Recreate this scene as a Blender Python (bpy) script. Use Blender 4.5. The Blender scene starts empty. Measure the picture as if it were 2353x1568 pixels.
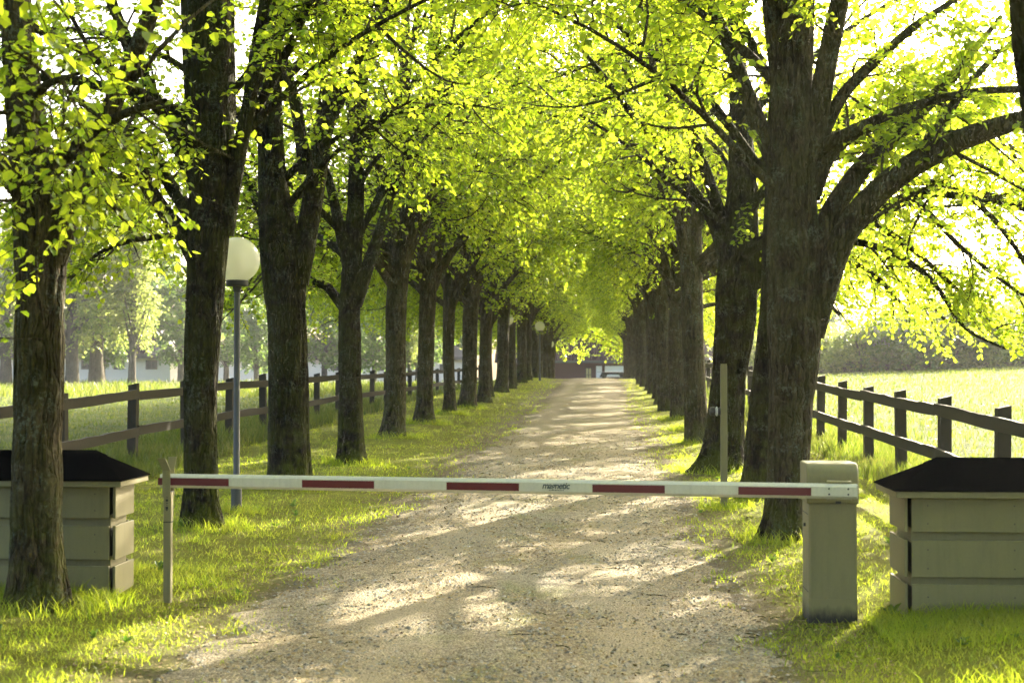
import bpy, math, random
import numpy as np
from mathutils import Vector, Matrix, Euler

S = bpy.context.scene
COL = S.collection
R = math.radians
rng = np.random.default_rng(7)
random.seed(7)

# ------------------------------------------------------------------ camera
EYE = 1.70
YAW, PITCH = math.atan(209 / 3300), math.atan(56 / 3300)
cam = bpy.data.cameras.new('camera')
cam.sensor_width = 36.0
cam.lens = 36 * 3300 / 2352
cam.clip_end = 2000
cam.dof.use_dof = True
cam.dof.focus_distance = 17.0
cam.dof.aperture_fstop = 3.2
camo = bpy.data.objects.new('camera', cam)
COL.objects.link(camo)
camo.location = (0, 0, EYE)
camo.rotation_euler = (R(90) + PITCH, 0, YAW)
S.camera = camo
CAM_R = np.array(camo.rotation_euler.to_matrix())

# ------------------------------------------------------------------ sky, sun, exposure
SUN_EL, SUN_AZ = 22.0, 24.0
world = bpy.data.worlds.new("World")
S.world = world
world.use_nodes = True
wn = world.node_tree
bg = wn.nodes['Background']
sky = wn.nodes.new('ShaderNodeTexSky')
sky.sky_type = 'NISHITA'
sky.sun_disc = False
sky.sun_elevation = R(SUN_EL)
sky.sun_rotation = R(SUN_AZ)
sky.dust_density = 6.0
sky.air_density = 0.7
sky.ozone_density = 0.6
wn.links.new(sky.outputs[0], bg.inputs[0])
bg.inputs[1].default_value = 0.15
sun = bpy.data.lights.new('sun', 'SUN')
sun.energy = 5.0
sun.angle = R(0.53)
sun.color = (1.0, 0.90, 0.71)
suno = bpy.data.objects.new('sun', sun)
COL.objects.link(suno)
e, a = R(SUN_EL), R(SUN_AZ)
to_sun = Vector((math.sin(a) * math.cos(e), math.cos(a) * math.cos(e), math.sin(e)))
suno.rotation_euler = to_sun.to_track_quat('Z', 'Y').to_euler()
suno.location = to_sun * 60
S.view_settings.view_transform = 'Standard'
S.view_settings.look = 'None'
S.view_settings.exposure = 2.7
S.view_settings.gamma = 1
S.view_settings.use_curve_mapping = False
S.render.engine = 'CYCLES'
cy = S.cycles
cy.use_denoising = True
cy.max_bounces = 10
cy.diffuse_bounces = 5
cy.transmission_bounces = 8
cy.transparent_max_bounces = 8
cy.volume_bounces = 0
cy.sample_clamp_indirect = 6.0
cy.use_adaptive_sampling = True
cy.adaptive_threshold = 0.02


# ------------------------------------------------------------------ helpers: space
def ray(px, py):
    d = np.array([(px - 1176) / 3300, -(py - 784) / 3300, -1.0])
    return CAM_R @ d


def P(px, py, Y):
    """the place at road distance Y that the photograph shows at (px, py)"""
    d = ray(px, py)
    k = Y / d[1]
    return np.array([d[0] * k, Y, EYE + d[2] * k])


def smooth(x, lo, hi):
    t = np.clip((np.asarray(x, float) - lo) / (hi - lo), 0, 1)
    return t * t * (3 - 2 * t)


_by = np.array([-80, 9.5, 12, 45, 60, 70, 79, 88, 100, 114, 400], float)
_bz = np.array([0, 0, .03, .585, .83, .965, 1.035, .86, .25, -.40, -.40], float)


def base_z(y):
    return np.interp(y, _by, _bz)


def _n2(x, y, s):
    return np.sin(x * s + 1.3 * np.sin(y * s * .7 + 2)) * np.cos(y * s * .9 + 1.7 * np.sin(x * s * .6))


def ground_z(x, y):
    x = np.asarray(x, float)
    y = np.asarray(y, float)
    b = base_z(y)
    left = np.minimum(b, .30) + .12 * smooth(y, 60, 120)
    right = b + .050 * np.clip(x - 4.2, 0, 30) * smooth(y, 10, 45) * (1 - smooth(y, 62, 110))
    wl = smooth(-x, 5.0, 7.6)
    wr = smooth(x, 3.2, 5.0)
    z = b * (1 - wl - wr) + left * wl + right * wr
    off = smooth(np.abs(x + .65), 1.9, 3.4)
    z = z + off * (.05 + .022 * _n2(x, y, 1.7) + .012 * _n2(y, x, 4.1))
    z = z - .03 * (1 - off)
    return z


def road_edges(y):
    """left and right edge of the gravel"""
    y = np.asarray(y, float)
    lft = np.interp(y, [0, 7, 9.8, 14.8, 21, 40, 79, 120], [-2.35, -2.32, -2.45, -2.30, -2.10, -1.86, -1.78, -1.8])
    rgt = np.interp(y, [0, 7, 9.8, 14.8, 21, 40, 79, 120], [1.0, .98, 1.0, .93, .86, .68, .74, .8])
    return lft, rgt


# ------------------------------------------------------------------ helpers: meshes and objects
def mesh_np(name, verts, faces, smooth_shade=False):
    """faces: one (M,k) array or a list of them"""
    if not isinstance(faces, (list, tuple)):
        faces = [faces]
    faces = [np.asarray(f, np.int32) for f in faces if len(f)]
    me = bpy.data.meshes.new(name)
    v = np.ascontiguousarray(verts, np.float32)
    me.vertices.add(len(v))
    me.vertices.foreach_set('co', v.ravel())
    loops = np.concatenate([f.ravel() for f in faces])
    tot = np.concatenate([np.full(len(f), f.shape[1], np.int32) for f in faces])
    start = np.concatenate([[0], np.cumsum(tot)[:-1]]).astype(np.int32)
    me.loops.add(len(loops))
    me.loops.foreach_set('vertex_index', loops)
    me.polygons.add(len(tot))
    me.polygons.foreach_set('loop_start', start)
    me.polygons.foreach_set('use_smooth', np.full(len(tot), smooth_shade))
    me.update(calc_edges=True)
    return me


def obj(name, me, mat=None, parent=None, loc=None, rot=None, scale=None):
    o = bpy.data.objects.new(name, me)
    COL.objects.link(o)
    if mat is not None and me is not None and not me.materials:
        me.materials.append(mat)
    if parent is not None:
        o.parent = parent
    if loc is not None:
        o.location = [float(c) for c in loc]
    if rot is not None:
        o.rotation_euler = rot
    if scale is not None:
        o.scale = scale
    return o


def tag(o, label, cat=None, group=None, kind=None):
    if label:
        o['label'] = label
    if cat:
        o['category'] = cat
    if group:
        o['group'] = group
    if kind:
        o['kind'] = kind
    return o


def thing(name, label, cat, loc=(0, 0, 0), rotz=0, group=None):
    o = obj(name, None, loc=loc, rot=(0, 0, rotz))
    return tag(o, label, cat, group)


class MB:
    """collects simple solids for one mesh"""

    def __init__(self):
        self.v, self.f, self.n = [], {}, 0

    def add(self, verts, faces):
        verts = np.asarray(verts, float)
        for f in faces:
            self.f.setdefault(len(f), []).append([i + self.n for i in f])
        self.v.append(verts)
        self.n += len(verts)

    def box(self, lo, hi, bev=0.0):
        x0, y0, z0 = lo
        x1, y1, z1 = hi
        if bev <= 0:
            v = [(x0, y0, z0), (x1, y0, z0), (x1, y1, z0), (x0, y1, z0), (x0, y0, z1), (x1, y0, z1), (x1, y1, z1), (x0, y1, z1)]
            f = [(0, 3, 2, 1), (4, 5, 6, 7), (0, 1, 5, 4), (1, 2, 6, 5), (2, 3, 7, 6), (3, 0, 4, 7)]
            self.add(v, f)
            return
        b = bev
        v, idx = [], {}
        for sx in (0, 1):
            for sy in (0, 1):
                for sz in (0, 1):
                    c = (x1 if sx else x0, y1 if sy else y0, z1 if sz else z0)
                    d = (-b if sx else b, -b if sy else b, -b if sz else b)
                    for k in range(3):
                        p = [c[0] + d[0], c[1] + d[1], c[2] + d[2]]
                        p[k] = c[k]
                        idx[(sx, sy, sz, k)] = len(v)
                        v.append(p)
        f = []
        for k in range(3):
            o = [i for i in range(3) if i != k]
            for s in (0, 1):
                q = []
                for (u, w) in ((0, 0), (1, 0), (1, 1), (0, 1)):
                    key = [0, 0, 0]
                    key[k] = s
                    key[o[0]], key[o[1]] = u, w
                    q.append(idx[(*key, k)])
                f.append(q)
        for k in range(3):       # edge bevels along axis k
            o = [i for i in range(3) if i != k]
            for u in (0, 1):
                for w in (0, 1):
                    q = []
                    for (s, kk) in ((0, o[0]), (0, o[1]), (1, o[1]), (1, o[0])):
                        key = [0, 0, 0]
                        key[k] = s
                        key[o[0]], key[o[1]] = u, w
                        q.append(idx[(*key, kk)])
                    f.append(q)
        for sx in (0, 1):
            for sy in (0, 1):
                for sz in (0, 1):
                    f.append([idx[(sx, sy, sz, k)] for k in range(3)])
        self.add(v, f)

    def prism(self, pts, y0, y1):
        """outline in x,z pushed along y"""
        n = len(pts)
        v = [(p[0], y0, p[1]) for p in pts] + [(p[0], y1, p[1]) for p in pts]
        f = [tuple(range(n)), tuple(range(2 * n - 1, n - 1, -1))]
        f += [(i, i + n, (i + 1) % n + n, (i + 1) % n) for i in range(n)]
        self.add(v, f)

    def lathe(self, prof, sides=24, c=(0, 0, 0)):
        v, f = [], []
        for r, z in prof:
            for k in range(sides):
                t = 2 * math.pi * k / sides
                v.append((c[0] + r * math.cos(t), c[1] + r * math.sin(t), c[2] + z))
        for i in range(len(prof) - 1):
            for k in range(sides):
                a0, b0 = i * sides + k, i * sides + (k + 1) % sides
                f.append((a0, b0, b0 + sides, a0 + sides))
        f.append(tuple(range(sides))[::-1])
        m = (len(prof) - 1) * sides
        f.append(tuple(range(m, m + sides)))
        self.add(v, f)

    def build(self, name, mat, parent=None, smooth_shade=False, **kw):
        me = bpy.data.meshes.new(name)
        faces = [list(q) for k in self.f for q in self.f[k]]
        me.from_pydata([tuple(p) for p in np.concatenate(self.v)], [], faces)
        me.update()
        import bmesh
        bm = bmesh.new()
        bm.from_mesh(me)
        bmesh.ops.recalc_face_normals(bm, faces=bm.faces)
        bm.to_mesh(me)
        bm.free()
        if smooth_shade:
            me.polygons.foreach_set('use_smooth', np.full(len(me.polygons), True))
            me.set_sharp_from_angle(angle=R(40))
        return obj(name, me, mat, parent, **kw)


# ------------------------------------------------------------------ helpers: materials
class NT:
    def __init__(self, name):
        self.m = bpy.data.materials.new(name)
        self.m.use_nodes = True
        self.t = self.m.node_tree
        self.b = self.t.nodes['Principled BSDF']
        self.out = self.t.nodes['Material Output']

    def n(self, kind, **kw):
        nd = self.t.nodes.new(kind)
        for k, v in kw.items():
            if k.startswith('i_'):
                key = k[2:]
                nd.inputs[int(key) if key.isdigit() else key.replace('_', ' ')].default_value = v
            else:
                setattr(nd, k, v)
        return nd

    def l(self, a, b):
        self.t.links.new(a, b)

    def coord(self, which='Object', scale=(1, 1, 1)):
        tc = self.n('ShaderNodeTexCoord')
        mp = self.n('ShaderNodeMapping')
        mp.inputs['Scale'].default_value = scale
        self.l(tc.outputs[which], mp.inputs[0])
        return mp.outputs[0]

    def world(self, scale=(1, 1, 1)):
        g = self.n('ShaderNodeNewGeometry')
        mp = self.n('ShaderNodeMapping')
        mp.inputs['Scale'].default_value = scale
        self.l(g.outputs['Position'], mp.inputs[0])
        return mp.outputs[0]

    def noise(self, vec, scale, detail=4, rough=.55, dist=0):
        nd = self.n('ShaderNodeTexNoise')
        nd.inputs['Scale'].default_value = scale
        nd.inputs['Detail'].default_value = detail
        nd.inputs['Roughness'].default_value = rough
        nd.inputs['Distortion'].default_value = dist
        if vec is not None:
            self.l(vec, nd.inputs['Vector'])
        return nd.outputs['Fac']

    def vor(self, vec, scale, out='Distance', feature='F1'):
        nd = self.n('ShaderNodeTexVoronoi')
        nd.feature = feature
        nd.inputs['Scale'].default_value = scale
        if vec is not None:
            self.l(vec, nd.inputs['Vector'])
        return nd.outputs[out]

    def ramp(self, fac, stops):
        nd = self.n('ShaderNodeValToRGB')
        el = nd.color_ramp.elements
        while len(el) < len(stops):
            el.new(.5)
        for e_, (p, c) in zip(el, stops):
            e_.position = p
            e_.color = (*c, 1) if not isinstance(c, (int, float)) else (c, c, c, 1)
        self.l(fac, nd.inputs[0])
        return nd.outputs[0]

    def mix(self, fac, a, b, blend='MIX'):
        nd = self.n('ShaderNodeMix', data_type='RGBA', blend_type=blend)
        for s, v in ((nd.inputs[0], fac), (nd.inputs[6], a), (nd.inputs[7], b)):
            if isinstance(v, (int, float)):
                s.default_value = v
            elif isinstance(v, tuple):
                s.default_value = (*v, 1)
            else:
                self.l(v, s)
        return nd.outputs[2]

    def math(self, op, a, b=None, clamp=False):
        nd = self.n('ShaderNodeMath', operation=op)
        nd.use_clamp = clamp
        for s, v in ((nd.inputs[0], a), (nd.inputs[1], b)):
            if v is None:
                continue
            if isinstance(v, (int, float)):
                s.default_value = v
            else:
                self.l(v, s)
        return nd.outputs[0]

    def xyz(self, vec):
        nd = self.n('ShaderNodeSeparateXYZ')
        self.l(vec, nd.inputs[0])
        return nd.outputs

    def bump(self, h, strength=.5, dist=.01):
        nd = self.n('ShaderNodeBump')
        nd.inputs['Strength'].default_value = strength
        nd.inputs['Distance'].default_value = dist
        self.l(h, nd.inputs['Height'])
        self.l(nd.outputs[0], self.b.inputs['Normal'])

    def col(self, c):
        if isinstance(c, tuple):
            self.b.inputs['Base Color'].default_value = (*c, 1)
        else:
            self.l(c, self.b.inputs['Base Color'])

    def rough(self, r, spec=None):
        if isinstance(r, (int, float)):
            self.b.inputs['Roughness'].default_value = r
        else:
            self.l(r, self.b.inputs['Roughness'])
        if spec is not None:
            self.b.inputs['Specular IOR Level'].default_value = spec


def painted(name, c, dirt=(.10, .08, .045), rough=.5, amount=.5, scale=3.0, streak=True, grime=0.0):
    m = NT(name)
    v = m.coord('Object', (1, 1, .25) if streak else (1, 1, 1))
    n1 = m.noise(v, scale * 4, 5, .65)
    n2 = m.noise(m.coord('Object'), 60, 3, .6)
    f = m.ramp(n1, [(.48, 0.0), (.75, amount)])
    colr = m.mix(f, c, dirt)
    colr = m.mix(m.ramp(n2, [(.35, .0), (.8, .12)]), colr, dirt)
    if grime:
        run = m.noise(m.coord('Object', (9, 9, .7)), 3, 4, .7)
        colr = m.mix(m.ramp(run, [(.50, 0.0), (.68, grime)]), colr, (.075, .080, .022))
        spk = m.noise(m.coord('Object'), 140, 2, .5)
        colr = m.mix(m.ramp(spk, [(.66, 0.0), (.72, grime)]), colr, (.04, .035, .02))
    m.col(colr)
    m.rough(rough)
    m.bump(n2, .15, .002)
    return m.m


def leaf_mat(name, dark, light, trans, tw=.55, gloss=.35, dry=None):
    """thin leaf: reflects a little, lets warm green light through"""
    m = NT(name)
    g = m.n('ShaderNodeNewGeometry')
    oi = m.n('ShaderNodeObjectInfo')
    rnd = m.math('FRACT', m.math('ADD', g.outputs['Random Per Island'], oi.outputs['Random']))
    c = m.ramp(rnd, [(0, dark), (.6, tuple((a_ + b_) / 2 for a_, b_ in zip(dark, light))), (1, light)])
    t2 = tuple(min(1, q * 1.25) for q in trans)
    t1 = tuple(q * w_ for q, w_ in zip(trans, (.50, .66, .6)))
    ct = m.ramp(rnd, [(0, t1), (.55, trans), (1, t2)])
    if dry:
        pos = m.world()
        f = m.math('MULTIPLY', m.ramp(m.noise(pos, 1.4, 6, .7), [(.42, 0.0), (.68, 1.0)]), m.ramp(rnd, [(.2, .35), (.9, 1.0)]))
        c = m.mix(f, c, dry)
        ct = m.mix(m.math('MULTIPLY', f, .7), ct, tuple(q * 1.2 for q in dry))
    m.col(c)
    m.rough(gloss, .35)
    tr = m.n('ShaderNodeBsdfTranslucent')
    m.l(ct, tr.inputs[0])
    mx = m.n('ShaderNodeMixShader')
    mx.inputs[0].default_value = tw
    m.l(m.b.outputs[0], mx.inputs[1])
    m.l(tr.outputs[0], mx.inputs[2])
    m.l(mx.outputs[0], m.out.inputs[0])
    return m.m


def bark_mat(name, c0, c1, moss=.5, lichen=.4):
    m = NT(name)
    vo = m.coord('Object')
    wob = m.n('ShaderNodeVectorMath', operation='MULTIPLY_ADD')
    nz = m.n('ShaderNodeTexNoise')
    nz.inputs['Scale'].default_value = 5
    m.l(vo, nz.inputs['Vector'])
    m.l(nz.outputs['Color'], wob.inputs[0])
    wob.inputs[1].default_value = (.10, .10, .5)
    m.l(vo, wob.inputs[2])
    mp = m.n('ShaderNodeMapping')
    mp.inputs['Scale'].default_value = (1, 1, .13)
    m.l(wob.outputs[0], mp.inputs[0])
    v = mp.outputs[0]
    plate = m.vor(v, 26, 'Distance', 'DISTANCE_TO_EDGE')
    pid = m.vor(v, 26, 'Color')
    bw = m.n('ShaderNodeRGBToBW')
    m.l(pid, bw.inputs[0])
    big = m.noise(vo, 2.6, 5, .65, .4)
    fine = m.noise(m.coord('Object', (1, 1, .35)), 46, 6, .75)
    mid = tuple((a_ + b_) / 2 for a_, b_ in zip(c0, c1))
    col = m.ramp(bw.outputs[0], [(.15, c0), (.5, mid), (.8, c1)])
    col = m.mix(m.ramp(big, [(.40, 0.0), (.65, .7)]), col, c1)
    col = m.mix(.85, col, m.ramp(fine, [(.28, .25), (.5, 1.0), (.72, 1.9)]), 'MULTIPLY')
    lic = m.math('MULTIPLY', m.ramp(m.noise(vo, 4, 5, .7), [(.50, 0.0), (.60, 1.0)]), m.ramp(m.noise(vo, 34, 4, .7), [(.47, 0.0), (.58, 1.0)]))
    col = m.mix(m.math('MULTIPLY', lic, lichen), col, (.19, .21, .15))
    z = m.xyz(vo)
    low = m.ramp(z[2], [(0.0, 1.0), (.9, .30)])
    ms = m.math('MULTIPLY', m.ramp(m.noise(vo, 3.2, 5, .65), [(.40, 0.0), (.55, 1.0)]), low)
    col = m.mix(m.math('MULTIPLY', ms, moss), col, (.10, .115, .010))
    m.col(col)
    m.rough(.95, .12)
    h = m.math('ADD', m.math('MULTIPLY', m.ramp(plate, [(0.0, 0.0), (.22, 1.0)]), 1.0), m.math('MULTIPLY', fine, .6))
    m.bump(h, 1.0, .03)
    return m.m


M = {}
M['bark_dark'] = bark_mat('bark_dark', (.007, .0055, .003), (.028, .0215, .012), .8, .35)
M['bark_grey'] = bark_mat('bark_grey', (.017, .0125, .006), (.082, .064, .034), .6, .6)
M['bark_mid'] = bark_mat('bark_mid', (.026, .020, .010), (.092, .072, .038), .6, .6)
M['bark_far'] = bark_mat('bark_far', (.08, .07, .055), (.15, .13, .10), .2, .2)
M['leaf'] = leaf_mat('lime_leaf', (.05, .105, .006), (.12, .18, .010), (.56, .67, .030), .64)
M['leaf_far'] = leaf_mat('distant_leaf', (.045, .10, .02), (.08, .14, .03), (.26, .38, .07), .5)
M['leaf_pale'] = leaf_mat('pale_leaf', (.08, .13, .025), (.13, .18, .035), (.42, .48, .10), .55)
M['lilac'] = leaf_mat('lilac_bloom', (.20, .17, .24), (.34, .30, .38), (.30, .27, .34), .3)
M['grass'] = leaf_mat('grass_blade', (.11, .17, .010), (.23, .25, .024), (.58, .70, .030), .55, .5, (.34, .30, .05))
M['meadow'] = leaf_mat('meadow_blade', (.045, .080, .008), (.095, .125, .020), (.15, .20, .014), .5, .5, (.19, .15, .05))
M['beige'] = painted('beige_paint', (.215, .19, .08), rough=.6, amount=.22, grime=.14)
M['cream'] = painted('cream_paint', (.62, .60, .47), rough=.35, amount=.12, grime=.10)
M['white_steel'] = painted('white_steel', (.72, .72, .66), rough=.3, amount=.08)
M['grey_steel'] = painted('grey_steel', (.075, .077, .07), (.05, .05, .045), .6, .5)
M['dark_steel'] = painted('dark_steel', (.03, .03, .03), (.06, .055, .04), .55, .3)
M['black'] = painted('black_gap', (.012, .012, .011), (.02, .02, .015), .7, .3)
M['felt'] = painted('roofing_felt', (.0024, .0025, .0028), (.006, .006, .005), 1.0, .5, 8, False)
M['felt'].node_tree.nodes['Principled BSDF'].inputs['Specular IOR Level'].default_value = .0
M['timber'] = painted('weathered_timber', (.040, .031, .016), (.022, .025, .009), .95, .8, 5, False)
M['wall_white'] = painted('lime_wash_wall', (.72, .66, .55), (.5, .45, .36), .8, .2)
M['wood_red'] = painted('red_brown_boarding', (.075, .028, .020), (.05, .02, .016), .7, .35)
M['door_white'] = painted('white_door', (.78, .80, .80), (.6, .6, .6), .5, .1)
M['frame'] = painted('dark_frame', (.05, .04, .032), (.03, .025, .02), .6, .3)


def red_sheet():
    m = NT('red_reflective_sheet')
    v = m.coord('Object')
    m.col(m.mix(m.ramp(m.noise(v, 30, 4), [(.4, 0.0), (.8, .5)]), (.115, .003, .005), (.085, .004, .005)))
    m.rough(.3)
    return m.m


def glass_dark():
    m = NT('window_glass')
    m.col((.05, .05, .045))
    m.rough(.12)
    return m.m


def opal():
    m = NT('opal_globe')
    v = m.coord('Object')
    m.col(m.mix(m.ramp(m.noise(v, 4, 4), [(.4, 0.0), (.7, .35)]), (.82, .80, .66), (.74, .70, .50)))
    m.rough(.18)
    tr = m.n('ShaderNodeBsdfTranslucent')
    tr.inputs[0].default_value = (.95, .94, .78, 1)
    tp = m.n('ShaderNodeBsdfTransparent')
    tp.inputs[0].default_value = (.95, .95, .85, 1)
    mx = m.n('ShaderNodeMixShader')
    mx.inputs[0].default_value = .55
    m.l(m.b.outputs[0], mx.inputs[1])
    m.l(tr.outputs[0], mx.inputs[2])
    mx2 = m.n('ShaderNodeMixShader')
    mx2.inputs[0].default_value = .3
    m.l(mx.outputs[0], mx2.inputs[1])
    m.l(tp.outputs[0], mx2.inputs[2])
    m.l(mx2.outputs[0], m.out.inputs[0])
    return m.m


def gravel():
    m = NT('gravel')
    v = m.world()
    vs = m.world((1, .55, 1))
    patch = m.noise(vs, 1.1, 5, .6)
    mid = m.noise(v, 9, 5, .7)
    peb = m.vor(v, 62, 'Color')
    peb_d = m.vor(v, 62, 'Distance')
    c = m.ramp(mid, [(.25, (.17, .13, .068)), (.5, (.285, .225, .128)), (.75, (.39, .32, .20))])
    c = m.mix(m.ramp(patch, [(.42, 0.0), (.62, .55)]), c, (.25, .235, .185))
    val = m.n('ShaderNodeRGBToBW')
    m.l(peb, val.inputs[0])
    c = m.mix(.75, c, m.ramp(val.outputs[0], [(.15, .35), (.5, .95), (.85, 1.55)]), 'MULTIPLY')
    lit = m.ramp(m.noise(v, 130, 2), [(.60, 0.0), (.68, 1.0)])
    c = m.mix(m.math('MULTIPLY', lit, .65), c, (.38, .28, .10))
    xs = m.xyz(v)
    moss = m.math('MULTIPLY', m.ramp(m.noise(vs, 2.3, 4), [(.52, 0.0), (.66, 1.0)]),
                  m.ramp(m.math('ABSOLUTE', m.math('ADD', xs[0], .6)), [(.25, .55), (.75, 0.0)]))
    track = m.math('ABSOLUTE', m.math('SUBTRACT', m.math('ABSOLUTE', m.math('ADD', m.math('ADD', xs[0], .62), m.math('MULTIPLY', m.math('SUBTRACT', patch, .5), .5))), .74))
    tr_ = m.ramp(track, [(.10, .55), (.42, 0.0)])
    c = m.mix(tr_, c, (.36, .295, .185))
    c = m.mix(moss, c, (.17, .18, .06))
    m.col(c)
    m.rough(.95, .2)
    h = m.math('ADD', m.math('MULTIPLY', peb_d, -.9), m.math('MULTIPLY', m.noise(v, 24, 6, .7), 1.0))
    m.bump(h, .8, .022)
    return m.m


def ground_mat():
    m = NT('turf')
    v = m.world()
    x = m.xyz(v)
    n1 = m.noise(v, .9, 5, .6)
    n2 = m.noise(v, 6, 5, .7)
    n3 = m.noise(v, 90, 6, .8)
    c = m.ramp(n2, [(.25, (.17, .20, .016)), (.5, (.28, .31, .026)), (.75, (.38, .36, .05))])
    c = m.mix(m.ramp(n1, [(.40, 0.0), (.66, .7)]), c, (.19, .17, .03))
    c = m.mix(m.ramp(n3, [(.38, .8), (.55, 0.0)]), c, (.07, .065, .016))
    # bare soil with litter along the gravel's edges
    d = m.math('ABSOLUTE', m.math('ADD', x[0], .68))
    dn = m.math('ADD', d, m.math('MULTIPLY', m.math('SUBTRACT', m.noise(v, 2.4, 5, .7), .5), 1.5))
    edge = m.ramp(m.math('DIVIDE', dn, 4.0), [(.40, 1.0), (.56, 0.0)])
    soil = m.ramp(m.noise(v, 34, 5, .75), [(.3, (.11, .085, .045)), (.5, (.23, .19, .115)), (.75, (.36, .31, .21))])
    c = m.mix(edge, c, soil)
    # open meadow away from the avenue
    far = m.ramp(m.math('DIVIDE', m.math('ABSOLUTE', m.math('ADD', x[0], 1.4)), 10.0), [(.52, 0.0), (.70, 1.0)])
    mead = m.ramp(m.noise(v, 1.6, 6, .7), [(.3, (.05, .08, .012)), (.55, (.09, .12, .02)), (.75, (.15, .14, .05))])
    c = m.mix(far, c, mead)
    m.col(c)
    m.rough(1.0, .1)
    m.bump(m.math('ADD', n2, m.math('MULTIPLY', n3, 1.5)), 1.0, .05)
    return m.m


def tile_mat():
    m = NT('clay_tile')
    g = m.n('ShaderNodeNewGeometry')
    m.col(m.ramp(g.outputs['Random Per Island'], [(0, (.028, .015, .014)), (1, (.056, .030, .028))]))
    m.rough(.8, .15)
    return m.m


M['red'] = red_sheet()
M['glass'] = glass_dark()
M['opal'] = opal()
M['gravel'] = gravel()
M['turf'] = ground_mat()
M['tile'] = tile_mat()

# ------------------------------------------------------------------ ground and road
gx = np.unique(np.concatenate([np.linspace(-200, -14, 40), np.linspace(-14, 8, 150), np.linspace(8, 40, 60), np.linspace(40, 200, 24)]))
gy = np.unique(np.concatenate([np.linspace(-80, 2, 14), np.linspace(2, 26, 160), np.linspace(26, 130, 160), np.linspace(130, 210, 12)]))
GX, GY = np.meshgrid(gx, gy)
GZ = ground_z(GX, GY)
nx, ny = len(gx), len(gy)
ii = (np.arange(ny - 1)[:, None] * nx + np.arange(nx - 1)[None, :]).ravel()
quads = np.stack([ii, ii + 1, ii + nx + 1, ii + nx], 1)
tag(obj('ground', mesh_np('ground', np.stack([GX.ravel(), GY.ravel(), GZ.ravel()], 1), quads, True), M['turf']), None, kind='structure')

ry = np.unique(np.concatenate([np.linspace(-60, 4, 20), np.linspace(4, 26, 220), np.linspace(26, 118, 300)]))
nrx = 33
t = np.linspace(0, 1, nrx)
le, re_ = road_edges(ry)
le = le + .16 * _n2(ry * .0, ry, 2.1) + .07 * np.sin(ry * 6.3) + .05 * np.sin(ry * 13.1 + 1)
re_ = re_ + .14 * _n2(ry * 0 + 4, ry, 2.5) + .07 * np.sin(ry * 5.1 + 2) + .05 * np.sin(ry * 15.7)
RX = le[:, None] + (re_ - le)[:, None] * t[None, :]
RY = np.repeat(ry[:, None], nrx, 1)
RZ = ground_z(RX, RY) + .004 + .032 * np.sin(np.pi * t)[None, :] ** .9 + .010 * _n2(RX, RY, 3.0) * np.sin(np.pi * t)[None, :]
RZ[:, 0] = ground_z(RX[:, 0], RY[:, 0]) - .01
RZ[:, -1] = ground_z(RX[:, -1], RY[:, -1]) - .01
ii = (np.arange(len(ry) - 1)[:, None] * nrx + np.arange(nrx - 1)[None, :]).ravel()
tag(obj('gravel_road', mesh_np('gravel_road', np.stack([RX.ravel(), RY.ravel(), RZ.ravel()], 1), np.stack([ii, ii + 1, ii + nrx + 1, ii + nrx], 1), True), M['gravel']), None, kind='structure')


def road_z(x, y):
    l_, r_ = road_edges(y)
    tt = np.clip((x - l_) / (r_ - l_), 0, 1)
    return ground_z(x, y) + .004 + .032 * np.sin(np.pi * tt) ** .9


# ------------------------------------------------------------------ trees
def tubes(paths, radii, sides):
    """paths (N,K,3), radii (N,K) -> verts, quads"""
    N, K, _ = paths.shape
    tan = np.gradient(paths, axis=1)
    tan /= np.linalg.norm(tan, axis=2, keepdims=True) + 1e-9
    mean = tan.mean(1)
    ref = np.where(np.abs(mean[:, 2:3]) < .8, np.array([[0, 0, 1.0]]), np.array([[0, 1.0, 0]]))
    u = np.cross(tan, ref[:, None, :])
    u /= np.linalg.norm(u, axis=2, keepdims=True) + 1e-9
    w = np.cross(tan, u)
    ang = np.linspace(0, 2 * np.pi, sides, endpoint=False)
    ring = np.cos(ang)[None, None, :, None] * u[:, :, None, :] + np.sin(ang)[None, None, :, None] * w[:, :, None, :]
    V = paths[:, :, None, :] + radii[:, :, None, None] * ring
    idx = np.arange(N * K * sides).reshape(N, K, sides)
    a0 = idx[:, :-1, :]
    a1 = np.roll(a0, -1, 2)
    b0 = idx[:, 1:, :]
    b1 = np.roll(b0, -1, 2)
    Q = np.stack([a0, a1, b1, b0], 3).reshape(-1, 4)
    return V.reshape(-1, 3), Q


def merge(parts):
    vs, fs, n = [], [], 0
    for v, f in parts:
        vs.append(v)
        fs.append(f + n)
        n += len(v)
    return np.concatenate(vs), np.concatenate(fs)


def resample(pts, rad, K):
    """smooth resampling of a polyline with radii"""
    pts, rad = np.asarray(pts, float), np.asarray(rad, float)
    d = np.concatenate([[0], np.cumsum(np.linalg.norm(np.diff(pts, axis=0), axis=1))])
    q = np.linspace(0, d[-1], K)
    out = np.stack([np.interp(q, d, pts[:, k]) for k in range(3)], 1)
    r = np.interp(q, d, rad)
    k = max(1, K // (len(pts) * 3))
    for _ in range(2):
        if k >= 1 and K > 6:
            pad = np.pad(out, ((k, k), (0, 0)), 'reflect', reflect_type='odd')
            out = sum(pad[i:i + K] for i in range(2 * k + 1)) / (2 * k + 1)
            pr = np.pad(r, (k, k), 'edge')
            r = sum(pr[i:i + K] for i in range(2 * k + 1)) / (2 * k + 1)
    return out, r, d[-1]


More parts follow.
